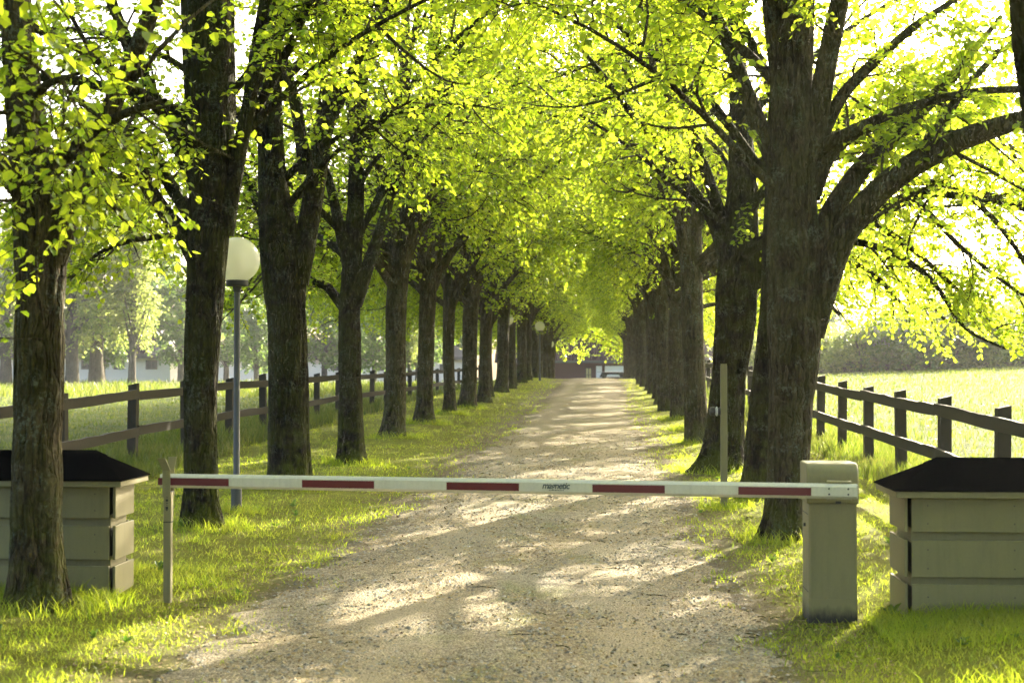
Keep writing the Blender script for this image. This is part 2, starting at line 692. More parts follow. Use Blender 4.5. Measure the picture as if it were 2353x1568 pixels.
def vnoise(u, v, seed):
    """periodic in u (0..1 -> nu cells), free in v"""
    g = np.random.default_rng(seed).random((64, 256))

    def f(nu, sv):
        a_, b_ = (u % 1) * nu, v * sv + 100
        i, j = np.floor(a_).astype(int), np.floor(b_).astype(int)
        fa, fb = a_ - i, b_ - j
        fa, fb = fa * fa * (3 - 2 * fa), fb * fb * (3 - 2 * fb)
        i0, i1, j0, j1 = i % nu, (i + 1) % nu, j % 256, (j + 1) % 256
        return (g[i0, j0] * (1 - fa) + g[i1, j0] * fa) * (1 - fb) + (g[i0, j1] * (1 - fa) + g[i1, j1] * fa) * fb
    return f


def trunk_mesh(pts, rad, K, sides, seed, rough=.05, flare=True):
    """trunk with furrowed bark as real relief; plates run along the stem"""
    path, r, L = resample(pts, rad, K)
    v, q = tubes(path[None], r[None], sides)
    v = v.reshape(K, sides, 3)
    s = np.linspace(0, L, K)[:, None] * np.ones((1, sides))
    u = np.ones((K, 1)) * (np.arange(sides) / sides)[None, :]
    f = vnoise(u, s, seed)
    warp = (f(6, 1.6) - .5) * .10
    f2 = vnoise(u + warp, s, seed + 1)
    ridge = np.abs(f2(18, 1.1) * 2 - 1)
    ridge2 = np.abs(f2(36, 2.5) * 2 - 1)
    lump = f(4, 1.3) - .5
    disp = rough * (2.2 * np.minimum(ridge, .45) + 1.0 * np.minimum(ridge2, .4) - .5) + .11 * lump
    rr = r[:, None]
    if flare:
        z = s
        lobes = .5 + .5 * np.sin(2 * np.pi * (u * 5 + .13 * seed)) * np.cos(2 * np.pi * (u * 2 + .31 * seed))
        disp = disp + (.25 + .75 * lobes) * np.exp(-z / .24)
    v = path[:, None, :] + (v - path[:, None, :]) * (1 + disp)[:, :, None]
    return v.reshape(-1, 3), q


def children(paths, lens, n, t0, t1, amin, amax, lmin, lmax, droop, K, r, up=0.0, flat=.8, taper=.6):
    """side shoots along a batch of paths"""
    N, KK, _ = paths.shape
    tt = t0 + (t1 - t0) * (np.arange(n)[None, :] + r.random((N, n))) / n
    x = tt * (KK - 1)
    i = np.clip(np.floor(x).astype(int), 0, KK - 2)
    f = (x - i)[..., None]
    rows = np.arange(N)[:, None]
    p = paths[rows, i] * (1 - f) + paths[rows, i + 1] * f
    tg = paths[rows, i + 1] - paths[rows, i]
    tg /= np.linalg.norm(tg, axis=2, keepdims=True) + 1e-9
    rv = r.normal(size=(N, n, 3))
    rv[..., 2] *= flat
    rv -= (rv * tg).sum(2, keepdims=True) * tg
    rv /= np.linalg.norm(rv, axis=2, keepdims=True) + 1e-9
    an = np.radians(amin + (amax - amin) * r.random((N, n)))[..., None]
    d = tg * np.cos(an) + rv * np.sin(an)
    d[..., 2] += up
    d /= np.linalg.norm(d, axis=2, keepdims=True)
    L = (lmin + (lmax - lmin) * r.random((N, n))) * (1 - taper * (tt - t0) / (t1 - t0 + 1e-9)) * lens[:, None]
    s = np.linspace(0, 1, K)[None, None, :, None]
    wob = r.normal(size=(N, n, 1, 3)) * .12
    out = p[:, :, None, :] + L[..., None, None] * (s * d[:, :, None, :] + wob * np.sin(s * np.pi) + s ** 2 * np.array([0, 0, -droop]))
    return out.reshape(N * n, K, 3), L.reshape(-1)


LEAF_T = np.array([(0, 0, 0), (-.42, .22, .10), (-.36, .66, .09), (0, 1.0, -.04), (.36, .66, .09), (.42, .22, .10)])
LEAF_F = np.array([(0, 3, 2, 1), (0, 5, 4, 3)])


def leaves_on(paths, n, size, r, t0=.15, droop=.45, spread=.35):
    """leaf blades standing alternately along shoots; returns verts, quads"""
    N, KK, _ = paths.shape
    tt = t0 + (1.0 - t0) * (np.arange(n)[None, :] + .6 * r.random((N, n))) / n
    x = np.clip(tt, 0, .999) * (KK - 1)
    i = np.floor(x).astype(int)
    f = (x - i)[..., None]
    rows = np.arange(N)[:, None]
    p = paths[rows, i] * (1 - f) + paths[rows, i + 1] * f
    tg = paths[rows, i + 1] - paths[rows, i]
    tg /= np.linalg.norm(tg, axis=2, keepdims=True) + 1e-9
    side = np.cross(tg, np.array([0, 0, 1.0]))
    side /= np.linalg.norm(side, axis=2, keepdims=True) + 1e-9
    sgn = np.where(np.arange(n) % 2 == 0, 1.0, -1.0)[None, :, None]
    d = tg * .55 + side * sgn * (.8 + .3 * r.random((N, n, 1))) + r.normal(size=(N, n, 3)) * spread
    d[..., 2] -= droop
    d /= np.linalg.norm(d, axis=2, keepdims=True)
    nrm = np.array([0, 0, 1.0]) + r.normal(size=(N, n, 3)) * .45
    nrm -= (nrm * d).sum(2, keepdims=True) * d
    nrm /= np.linalg.norm(nrm, axis=2, keepdims=True) + 1e-9
    xs = np.cross(d, nrm)
    sz = size * (.45 + .85 * r.random((N, n)))
    p = p + d * .03 * r.random((N, n, 1))
    p, d, nrm, xs, sz = p.reshape(-1, 3), d.reshape(-1, 3), nrm.reshape(-1, 3), xs.reshape(-1, 3), sz.reshape(-1)
    return p, d, nrm, xs, sz


def leaf_mesh_arrays(p, d, nrm, xs, sz):
    T = LEAF_T
    V = p[:, None, :] + sz[:, None, None] * (T[None, :, 0:1] * xs[:, None, :] + T[None, :, 1:2] * d[:, None, :] + T[None, :, 2:3] * nrm[:, None, :])
    n = len(p)
    F = (LEAF_F[None] + 6 * np.arange(n)[:, None, None]).reshape(-1, 4)
    return V.reshape(-1, 3), F


def limb(p0, az, e0, e1, L, r, K=9, wob=.10):
    """a limb that leaves at elevation e0 and bends to e1 (degrees)"""
    s = np.linspace(0, 1, K)
    el = np.radians(e0 + (e1 - e0) * s ** 1.2) + r.normal(size=K) * wob
    aa = np.radians(az) + np.cumsum(r.normal(size=K) * wob * .7)
    st = L / (K - 1)
    d = np.stack([np.cos(el) * np.cos(aa), np.cos(el) * np.sin(aa), np.sin(el)], 1) * st
    return np.concatenate([[p0], p0 + np.cumsum(d[:-1], 0)])


def clear_z(x, inner_lo, outer_lo):
    """lowest leaf height in tree space (+x looks at the road)"""
    return np.where(x > 0, inner_lo + .42 * np.clip(x, 0, 3.2), np.maximum(outer_lo, inner_lo - .40 * (-x)))


def crown_from(limbs, r, leaf_size, inner_lo=2.9, outer_lo=1.7, n2=9, n3=9, nl=13, keep=None, axis_clear=.45, droop2=.16):
    """limbs: list of (path(K,3), length). returns twig mesh arrays, leaf arrays"""
    K = 9
    lp = np.stack([resample(p, np.zeros(len(p)), K)[0] for p, _ in limbs])
    ll = np.array([L for _, L in limbs])
    sec, sl = children(lp, ll, n2, .22, 1.0, 28, 70, .22, .42, droop2, 6, r, up=.05)
    ext, el = children(lp, np.ones(len(ll)), 6, .35, 1.0, 30, 75, .5, 1.0, .3, 4, r)
    ter, tl = children(sec, np.ones(len(sec)), n3, .15, 1.05, 30, 75, .45, .95, .32, 4, r, taper=.35)
    tw = np.concatenate([ter, ext])

    def ok(p):
        mid = p[:, p.shape[1] // 2]
        tip = p[:, -1]
        o_ = (mid[:, 2] > clear_z(mid[:, 0], inner_lo, outer_lo)) & (tip[:, 2] > clear_z(tip[:, 0], inner_lo, outer_lo) - .25)
        o_ &= (np.hypot(mid[:, 0], mid[:, 1]) > axis_clear) | (mid[:, 2] > 5.5)
        if keep is not None:
            o_ &= keep(mid)
        return o_
    tw = tw[ok(tw)]
    sec_ok = ok(sec)
    sec, sl = sec[sec_ok], sl[sec_ok]
    sr = np.clip(.008 + .011 * sl, .008, .035)[:, None] * np.linspace(1, .28, 6)[None]
    tr = np.full(len(tw), .0045)[:, None] * np.linspace(1, .4, 4)[None]
    twigs = merge([tubes(sec, sr, 5), tubes(tw, tr, 3)])
    lv = leaves_on(tw, nl, leaf_size, r)
    return twigs, lv


def generic_limbs(r, H, hf, axis, n_out=5):
    """scaffold limbs of an avenue lime in tree space; axis(z) gives the stem centre"""
    out = []
    tiers = [(hf - .5, hf + .6, 6, 60, 28, 4.6, .075), (hf + .8, hf + 3.4, 6, 62, 22, 4.6, .06), (hf + 3.6, H - 2.5, 5, 60, 25, 3.2, .04)]
    az0 = r.random() * 360
    for k, (z0, z1, n, e0, e1, L, rad) in enumerate(tiers):
        for i in range(n):
            az = az0 + 360 * (i + .35 * r.normal()) / n + 37 * k
            z = z0 + (z1 - z0) * r.random()
            outward = math.cos(math.radians(az))
            ee1 = e1 - (38 if outward < -.3 else 0) * (1 if k < 2 else .5)
            Lk = L * (.8 + .4 * r.random())
            if outward > .35 and k > 0:          # arching over the drive
                Lk *= 1.3
                ee1 -= 14
            p = limb(axis(z), az, e0 + 8 * r.normal(), ee1 + 8 * r.normal(), Lk, r)
            out.append((p, Lk, rad * (.8 + .5 * r.random())))
    out += low_limbs(r, hf, axis, n_out, 5)
    return out


def low_limbs(r, hf, axis, n_out, n_in):
    out = []
    for i in range(n_out):                       # drooping boughs on the field side
        az = 180 + 75 * (2 * (i + r.random()) / n_out - 1)
        z = hf - .5 + 1.6 * r.random()
        L = 3.8 + 1.7 * r.random()
        out.append((limb(axis(z), az, (40 if i % 2 else 26) + 7 * r.normal(), (-42 if i % 2 else -58) + 9 * r.normal(), L, r), L, .05 + .02 * r.random()))
    for i in range(n_in):                        # light sprays over the drive
        az = 80 * (2 * (i + r.random()) / n_in - 1)
        z = hf - .2 + 1.4 * r.random()
        L = 2.6 + 1.4 * r.random()
        out.append((limb(axis(z), az, 52 + 8 * r.normal(), 2 + 10 * r.normal(), L, r), L, .035 + .015 * r.random()))
    return out


def limb_tubes(limbs, sides=8, K=12):
    P_, R_ = [], []
    for p, L, rad in limbs:
        path, _, _ = resample(p, np.zeros(len(p)), K)
        P_.append(path)
        R_.append(rad * np.linspace(1, .18, K) * (1 + .5 * np.exp(-np.linspace(0, 1, K) * 9)))
    return tubes(np.stack(P_), np.stack(R_), sides)


def make_lime_meshes(seed, H=14.5, hf=3.0, rad=.21, leaf=.092, lean=.0, sides=40, K=110, fork=True, n_out=5, **kw):
    r = np.random.default_rng(seed)
    dx, dy = lean, .12 * r.normal()
    zz = np.array([-.15, .15, .6, 1.4, hf * .8, hf, hf + 1, hf + 3, hf + 6, H])
    rr = rad * np.array([1.18, 1.1, 1.02, 1.0, 1.02, 1.12, .9, .62, .36, .06])
    wx = np.cumsum(r.normal(size=len(zz)) * .035) + dx * zz / 3
    wy = np.cumsum(r.normal(size=len(zz)) * .035) + dy * zz / 3
    wx -= wx[0]
    wy -= wy[0]
    pts = np.stack([wx, wy, zz], 1)

    def axis(z):
        return np.array([np.interp(z, zz, wx), np.interp(z, zz, wy), z])
    limbs = generic_limbs(r, H, hf, axis, n_out)
    if fork:                                     # second stems that part at the fork
        for q in range(2):
            az = r.random() * 360
            p = limb(axis(hf - .5), az, 74 + 5 * r.random(), 82, H - hf - 3, r, wob=.05)
            limbs.append((p, 4.5, rad * .55))
    tr = trunk_mesh(pts, rr, K, sides, seed)
    tr = merge([tr, limb_tubes(limbs)])
    twigs, lv = crown_from([(p, L) for p, L, _ in limbs], r, leaf, **kw)
    V, F = leaf_mesh_arrays(*lv)
    return (mesh_np('lime_trunk', *tr, True), mesh_np('lime_twigs', *twigs, True), mesh_np('lime_crown', V, F))


def put_tree(name, label, meshes, mats, loc, rotz=0, sc=1.0, group=None, cat='tree'):
    t_ = thing(name, label, cat, loc, rotz, group)
    t_.scale = (sc, sc, sc) if not isinstance(sc, tuple) else sc
    names = ('trunk', 'twigs', 'crown')
    for nm, me, mt in zip(names, meshes, mats):
        if me is None:
            continue
        o = obj(nm, me, mt, t_)
        if nm != 'trunk':
            o['kind'] = 'stuff'
    return t_


def near_lime(name, label, Y, trunk_px, limbs_px, seed, mat, road_side, stems_px=(), extra_h=13.0, leaf=.068, keep=None, inner_lo=2.9, outer_lo=1.8, n_extra=13, extra_z=4.6, n_low=(2, 2), slim=.89, **kw):
    """a lime whose stem and limbs follow the tree in the photograph; lists hold (x, y, width[, depth offset])"""
    r = np.random.default_rng(seed)

    def conv(seq):
        pts, rad = [], []
        for q in seq:
            yy = Y + (q[3] if len(q) > 3 else 0)
            pts.append(P(q[0], q[1], yy))
            rad.append(q[2] * yy / 3300 / 2)
        return np.array(pts), np.array(rad)
    tp, trad = conv(trunk_px)
    bx = np.interp(.3, np.sort(tp[:4, 2]), tp[:4, 0][np.argsort(tp[:4, 2])])
    base = np.array([tp[0, 0], Y, float(ground_z(tp[0, 0], Y))])
    mirror = np.array([road_side, road_side, 1.0])   # turn so that +x looks at the road

    def loc_(p):
        return (p - base) * mirror
    tp = loc_(tp)
    parts = [trunk_mesh(tp, trad * slim, 240, 96, seed, rough=.11)]
    limbs = []
    for s_ in stems_px:
        p, q = conv(s_)
        p = loc_(p)
        parts.append(trunk_mesh(p, q * .92, 110, 40, seed + 3, rough=.09, flare=False))
        limbs.append((p, float(np.linalg.norm(np.diff(p, axis=0), axis=1).sum())))
    for k, s_ in enumerate(limbs_px):
        p, q = conv(s_)
        p = loc_(p)
        off = np.linspace(0, 1, len(p)) ** 1.5 * r.normal() * .5
        if all(len(z_) < 4 for z_ in s_):
            p[:, 1] += off
        parts.append(trunk_mesh(p, q, 60, 16, seed + 11 + k, rough=.05, flare=False))
        limbs.append((p, float(np.linalg.norm(np.diff(p, axis=0), axis=1).sum())))
    zz, o_ = np.sort(tp[:, 2]), np.argsort(tp[:, 2])

    def axis(z):
        return np.array([np.interp(z, zz, tp[o_, 0]), np.interp(z, zz, tp[o_, 1]), z])
    ex = []
    for i in range(n_extra):
        z = extra_z + (extra_h - 2.5 - extra_z) * (i + r.random()) / n_extra
        az = 137.5 * i + 20 * r.normal()
        L = (4.6 - 1.6 * i / n_extra) * (.8 + .4 * r.random())
        dr = -25 if math.cos(math.radians(az)) < -.3 else 0
        ex.append((limb(axis(z), az, 55 + 8 * r.normal(), 22 + dr, L, r), L, .06 - .03 * i / n_extra))
    ex += [(p, L, q) for p, L, q in low_limbs(r, 3.4, axis, n_low[0], n_low[1])]
    parts.append(limb_tubes(ex))
    limbs += [(p, L) for p, L, _ in ex]
    limbs = [(p, min(L, 5.0)) for p, L in limbs]
    twigs, lv = crown_from(limbs, r, leaf, inner_lo=inner_lo, outer_lo=outer_lo, keep=keep, **kw)
    rot = 0 if road_side > 0 else math.pi
    # the 300 leaves that show largest in the photograph are parts of their own
    wp_ = lv[0] * mirror + base
    rel = (wp_ - np.array([0, 0, EYE])) @ CAM_R
    dep = -rel[:, 2]
    inside = (dep > 1) & (np.abs(rel[:, 0] / dep) < .352) & (np.abs(rel[:, 1] / dep) < .234)
    face = np.abs(((lv[2] * mirror) @ CAM_R)[:, 2])
    score = np.where(inside, lv[4] * (.25 + face) / np.maximum(dep, 1), 0)
    pick = np.argsort(-score)[:300]
    pick = pick[score[pick] > 0]
    rest = np.ones(len(dep), bool)
    rest[pick] = False
    singles = [tuple(q[i] for q in lv) for i in pick]
    lv = tuple(q[rest] for q in lv)
    V, F = leaf_mesh_arrays(*lv)
    ms = (mesh_np('lime_trunk', *merge(parts), True), mesh_np('lime_twigs', *twigs, True), mesh_np('lime_crown', V, F))
    t_ = put_tree(name, label, ms, (M[mat], M['bark_grey'], M['leaf']), base, rot, group='lime trees lining the gravel drive')
    for p_, d_, n_, x_, z_ in singles:
        o = bpy.data.objects.new('leaf', LEAF_ME)
        COL.objects.link(o)
        o.parent = t_
        m4 = np.eye(4)
        m4[:3, 0], m4[:3, 1], m4[:3, 2], m4[:3, 3] = x_ * z_, d_ * z_, n_ * z_, p_
        o.matrix_basis = Matrix(m4.tolist())
    return t_


LEAF_ME = mesh_np('leaf', LEAF_T, LEAF_F)
LEAF_ME.materials.append(M['leaf'])
GRP = 'lime trees lining the gravel drive'
near_lime('lime_tree', 'nearest lime tree on the left, its grey lichened trunk in front of the beige box', 9.76,
          [(85, 1440, 128), (84, 1380, 124), (84, 1300, 120), (84, 1100, 118), (87, 900, 116), (92, 700, 122), (95, 560, 130), (82, 430, 112), (62, 300, 96), (45, 150, 82), (30, -100, 70), (20, -700, 50), (0, -1700, 15)],
          [[(120, 600, 66), (160, 480, 54), (220, 350, 46), (285, 215, 42), (340, 110, 38), (395, -20, 35), (470, -300, 25), (560, -800, 10)],
           [(80, 470, 60), (20, 380, 44), (-60, 260, 34), (-180, 120, 22)],
           [(100, 420, 40, -.2), (180, 330, 30, -.8), (280, 260, 20, -1.4), (380, 230, 10, -1.9)],
           [(70, 330, 40, -.1), (60, 240, 28, -.9), (110, 190, 18, -1.7), (180, 170, 8, -2.3)],
           [(80, 430, 26, -.2), (70, 380, 18, -.8), (90, 480, 10, -1.0), (80, 640, 6, -1.0), (110, 790, 3, -.9)],
           [(100, 380, 26, -.2), (160, 330, 18, -1.0), (230, 420, 10, -1.3), (280, 510, 6, -1.2), (330, 560, 3, -1.0)]],
          101, 'bark_grey', 1, keep=lambda m: ~((m[:, 0] > 1.35) & (m[:, 2] < 4.3)) & ~((m[:, 0] > .35) & (m[:, 2] < 2.45)) & ~((np.abs(m[:, 0]) < .5) & (np.sin(m[:, 2] * 9 + m[:, 0] * 7) < .45) & (m[:, 2] < 3.6)), inner_lo=1.62, outer_lo=1.6, axis_clear=.1, n_low=(2, 0), n3=7, nl=11, leaf=.062)
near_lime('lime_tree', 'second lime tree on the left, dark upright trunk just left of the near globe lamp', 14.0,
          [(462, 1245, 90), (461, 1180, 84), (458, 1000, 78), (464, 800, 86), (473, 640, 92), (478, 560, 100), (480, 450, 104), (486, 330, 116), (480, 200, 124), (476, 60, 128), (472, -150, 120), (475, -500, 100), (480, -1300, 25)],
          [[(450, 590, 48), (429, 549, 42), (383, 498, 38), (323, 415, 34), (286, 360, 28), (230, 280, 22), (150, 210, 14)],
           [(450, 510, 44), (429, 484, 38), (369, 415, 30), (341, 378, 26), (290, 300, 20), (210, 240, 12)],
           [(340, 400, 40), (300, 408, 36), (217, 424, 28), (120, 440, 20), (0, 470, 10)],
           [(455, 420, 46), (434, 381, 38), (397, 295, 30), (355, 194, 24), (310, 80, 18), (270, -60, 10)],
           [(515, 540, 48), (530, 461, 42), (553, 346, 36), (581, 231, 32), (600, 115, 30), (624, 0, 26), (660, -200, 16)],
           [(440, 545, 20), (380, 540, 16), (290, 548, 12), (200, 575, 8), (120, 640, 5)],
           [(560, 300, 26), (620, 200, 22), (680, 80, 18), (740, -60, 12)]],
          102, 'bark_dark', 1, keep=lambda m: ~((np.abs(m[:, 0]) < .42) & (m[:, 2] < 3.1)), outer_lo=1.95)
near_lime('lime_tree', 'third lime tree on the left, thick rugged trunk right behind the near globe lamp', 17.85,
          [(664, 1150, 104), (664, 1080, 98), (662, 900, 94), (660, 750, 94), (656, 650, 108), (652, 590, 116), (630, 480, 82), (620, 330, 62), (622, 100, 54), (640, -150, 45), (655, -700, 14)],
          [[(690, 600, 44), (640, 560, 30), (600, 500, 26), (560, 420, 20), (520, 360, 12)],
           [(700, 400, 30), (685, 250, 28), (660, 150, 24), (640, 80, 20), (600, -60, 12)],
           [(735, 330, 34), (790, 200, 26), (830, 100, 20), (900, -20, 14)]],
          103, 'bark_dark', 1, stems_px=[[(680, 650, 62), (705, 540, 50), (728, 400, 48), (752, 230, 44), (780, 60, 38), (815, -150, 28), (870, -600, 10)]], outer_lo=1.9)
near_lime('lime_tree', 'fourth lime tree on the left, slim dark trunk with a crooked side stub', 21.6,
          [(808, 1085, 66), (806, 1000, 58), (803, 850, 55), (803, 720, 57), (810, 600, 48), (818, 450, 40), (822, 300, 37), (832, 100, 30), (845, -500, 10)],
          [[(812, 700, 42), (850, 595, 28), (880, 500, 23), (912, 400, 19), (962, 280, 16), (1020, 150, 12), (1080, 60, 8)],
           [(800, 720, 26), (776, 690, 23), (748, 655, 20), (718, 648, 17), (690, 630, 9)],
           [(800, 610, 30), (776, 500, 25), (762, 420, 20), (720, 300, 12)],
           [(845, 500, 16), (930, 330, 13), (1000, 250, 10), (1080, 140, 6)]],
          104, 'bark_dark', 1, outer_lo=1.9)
near_lime('lime_tree', 'large lime tree on the right beside the barrier cabinet, with three heavy limbs sweeping right', 14.0,
          [(1800, 1250, 92), (1804, 1180, 92), (1812, 1050, 104), (1820, 900, 112), (1828, 780, 136), (1825, 680, 140), (1822, 560, 132), (1820, 450, 120), (1815, 330, 112), (1815, 200, 100), (1830, 50, 84), (1850, -150, 76), (1880, -700, 36), (1900, -1300, 10)],
          [[(1862, 770, 58), (1892, 660, 60), (1925, 550, 56), (1980, 470, 58), (2060, 400, 54), (2160, 345, 48), (2260, 310, 44), (2352, 290, 40), (2480, 270, 28), (2650, 280, 12)],
           [(1860, 600, 60), (1920, 470, 48), (1985, 380, 44), (2060, 305, 38), (2120, 250, 34), (2180, 190, 28), (2240, 120, 20), (2320, 20, 10)],
           [(1860, 450, 46), (1905, 350, 34), (1970, 295, 31), (2050, 262, 27), (2130, 225, 20), (2230, 180, 10)],
           [(1800, 400, 58), (1745, 290, 38), (1715, 200, 34), (1680, 100, 30), (1640, 0, 26), (1600, -180, 14)],
           [(1860, 360, 60), (1885, 200, 46), (1910, 50, 42), (1945, -140, 30), (1980, -400, 14)],
           [(1880, 330, 34), (1930, 220, 28), (2000, 150, 24), (2100, 60, 18), (2200, 0, 10)],
           [(1800, 300, 42), (1785, 150, 40), (1770, 0, 36), (1740, -250, 20)],
           [(2060, 400, 30), (2140, 320, 26), (2200, 220, 20), (2290, 120, 12)]],
          201, 'bark_grey', -1, keep=lambda m: ~((m[:, 0] > -.3) & (m[:, 2] < 3.35)), outer_lo=1.75, inner_lo=2.9, n_extra=18, nl=15, slim=.86)
near_lime('lime_tree', 'mossy lime trunk half hidden behind the large right-hand lime', 17.6,
          [(1738, 1155, 66), (1738, 1050, 60), (1750, 900, 54), (1762, 790, 50), (1772, 690, 48), (1778, 450, 46), (1790, 200, 44), (1800, -200, 30), (1810, -800, 8)],
          [[(1765, 660, 42), (1850, 575, 36), (1950, 530, 30), (2050, 470, 28), (2110, 445, 29), (2200, 455, 27), (2280, 475, 23), (2352, 505, 19), (2470, 570, 8)],
           [(1900, 545, 20), (2000, 560, 16), (2080, 590, 14), (2150, 640, 12), (2230, 760, 8), (2330, 800, 5)],
           [(1990, 500, 16), (2090, 560, 13), (2200, 650, 10), (2330, 760, 6)],
           [(2100, 450, 14), (2200, 560, 11), (2300, 640, 8), (2400, 700, 5)]],
          202, 'bark_dark', -1, outer_lo=1.35, inner_lo=3.1, n3=10, n_low=(4, 1))
near_lime('lime_tree', 'leaning lime with a broad mossy root foot behind the pale wooden post', 21.2,
          [(1652, 1095, 106), (1662, 1040, 98), (1668, 950, 86), (1675, 850, 84), (1688, 740, 98), (1690, 640, 100), (1698, 540, 92), (1704, 420, 68), (1700, 250, 50), (1690, 50, 42), (1680, -300, 24), (1680, -600, 8)],
          [[(1680, 620, 46), (1640, 505, 30), (1580, 422, 24), (1520, 332, 19), (1460, 270, 16), (1380, 160, 12), (1330, 100, 7)],
           [(1700, 680, 40), (1745, 580, 32), (1765, 540, 26), (1800, 420, 16)],
           [(1715, 650, 30), (1800, 600, 24), (1900, 585, 18), (2000, 630, 12), (2070, 720, 6)],
           [(1715, 580, 30), (1850, 490, 22), (1960, 500, 15), (2060, 570, 7)],
           [(1715, 660, 26), (1780, 640, 20), (1870, 650, 14), (1940, 720, 7)],
           [(1670, 540, 32), (1620, 400, 24), (1570, 260, 20), (1550, 140, 16), (1530, -20, 8)]],
          203, 'bark_dark', -1, inner_lo=3.1, n_low=(7, 2), outer_lo=1.5)
near_lime('lime_tree', 'nearest right-hand lime, dark trunk cut off by the right edge of the picture', 7.5,
          [(2475, 1640, 180), (2470, 1560, 175), (2470, 1400, 160), (2465, 1200, 150), (2455, 800, 145), (2440, 500, 135), (2410, 250, 130), (2380, 100, 125), (2365, -100, 110), (2350, -700, 80), (2340, -2300, 20)],
          [[(2400, 200, 60), (2330, 0, 50), (2280, -200, 40), (2200, -600, 20)],
           [(2440, 500, 60), (2560, 250, 50), (2700, 50, 34), (2900, -100, 16)]],
          204, 'bark_dark', -1, inner_lo=3.2, outer_lo=2.6, axis_clear=.8, extra_z=4.2)

KW = dict(nl=9, outer_lo=1.5)
VAR = [make_lime_meshes(31, lean=.02, rad=.165, n_out=9, **KW), make_lime_meshes(32, hf=3.2, rad=.185, lean=.10, n_out=9, **KW),
       make_lime_meshes(33, hf=2.7, rad=.155, lean=-.03, n_out=8, **KW)]
VAR_R = [make_lime_meshes(34, hf=3.4, rad=.195, lean=.06, n_out=6, **KW), make_lime_meshes(35, hf=3.1, rad=.17, lean=.03, n_out=6, **KW),
         make_lime_meshes(36, hf=3.3, rad=.18, lean=-.02, n_out=6, **KW)]
ORD = ['fifth', 'sixth', 'seventh', 'eighth', 'ninth', 'tenth', 'eleventh', 'twelfth', 'thirteenth', 'fourteenth', 'fifteenth', 'sixteenth', 'seventeenth', 'eighteenth', 'nineteenth', 'twentieth', 'twenty-first', 'twenty-second', 'twenty-third', 'twenty-fourth']
LY = [27.4, 31.9, 36.2, 39.7] + [43.6 + 4.3 * k for k in range(15)]
LX = [-4.03, -3.98, -3.88, -3.78]
LN = {0: 'lichen-spotted trunk leaning towards the drive', 1: 'trunk forking low above the verge', 2: 'slim pale trunk', 3: 'broad trunk with a mossy foot'}
for k, y in enumerate(LY):
    x = LX[k] if k < 4 else -3.72 + .12 * math.sin(k * 2.1)
    me = VAR[(k * 2 + 1) % 3]
    put_tree('lime_tree', f'{ORD[k]} lime tree up the left row, ' + LN.get(k, 'one of the trunks closing up towards the crest'), me,
             (M['bark_mid'], M['bark_grey'], M['leaf']), (x, y, float(ground_z(x, y))), .35 * math.sin(k * 1.7), (1 + .1 * math.sin(k * 2.3), 1 + .1 * math.cos(k * 1.9), 1 + .06 * math.sin(k)), GRP)
RYs = [27.2, 31.0, 35.2, 39.4] + [43.6 + 4.3 * k for k in range(15)]
RN = {0: 'trunk with a low forked stem facing the drive', 1: 'thin straight pale trunk', 2: 'dark grey trunk with exposed roots', 3: 'furrowed grey trunk'}
for k, y in enumerate(RYs):
    x = 1.86 + .1 * math.sin(k * 1.3)
    me = VAR_R[(k * 2) % 3]
    s_ = .62 if k == 1 else 1.0
    put_tree('lime_tree', f'{ORD[k]} lime tree up the right row, ' + RN.get(k, 'one of the trunks packed together towards the crest'), me,
             (M['bark_mid'], M['bark_grey'], M['leaf']), (x, y, float(ground_z(x, y))), math.pi + .35 * math.sin(k * 2.7), (s_ * (1 + .1 * math.sin(k * 1.3)), s_ * (1 + .1 * math.cos(k * 2.9)), 1 + .06 * math.cos(k)), GRP)


for k, (x, y, lab) in enumerate(((-4.1, 4.6, 'unseen lime tree added to the left row beside the camera for its green shade'), (2.75, 2.6, 'unseen lime tree added to the right row beside the camera for its green shade'),
                                 (-4.2, -.6, 'unseen lime tree added to the left row behind the camera for its green shade'), (2.9, -2.4, 'unseen lime tree added to the right row behind the camera for its green shade'))):
    put_tree('lime_tree', lab, VAR[k % 3], (M['bark_grey'], M['bark_grey'], M['leaf']), (x, y, float(ground_z(x, y))), (0 if x < 0 else math.pi) + .2 * k, 1.0, GRP)  # unseen limes added to put green shade on the box and cabinet fronts


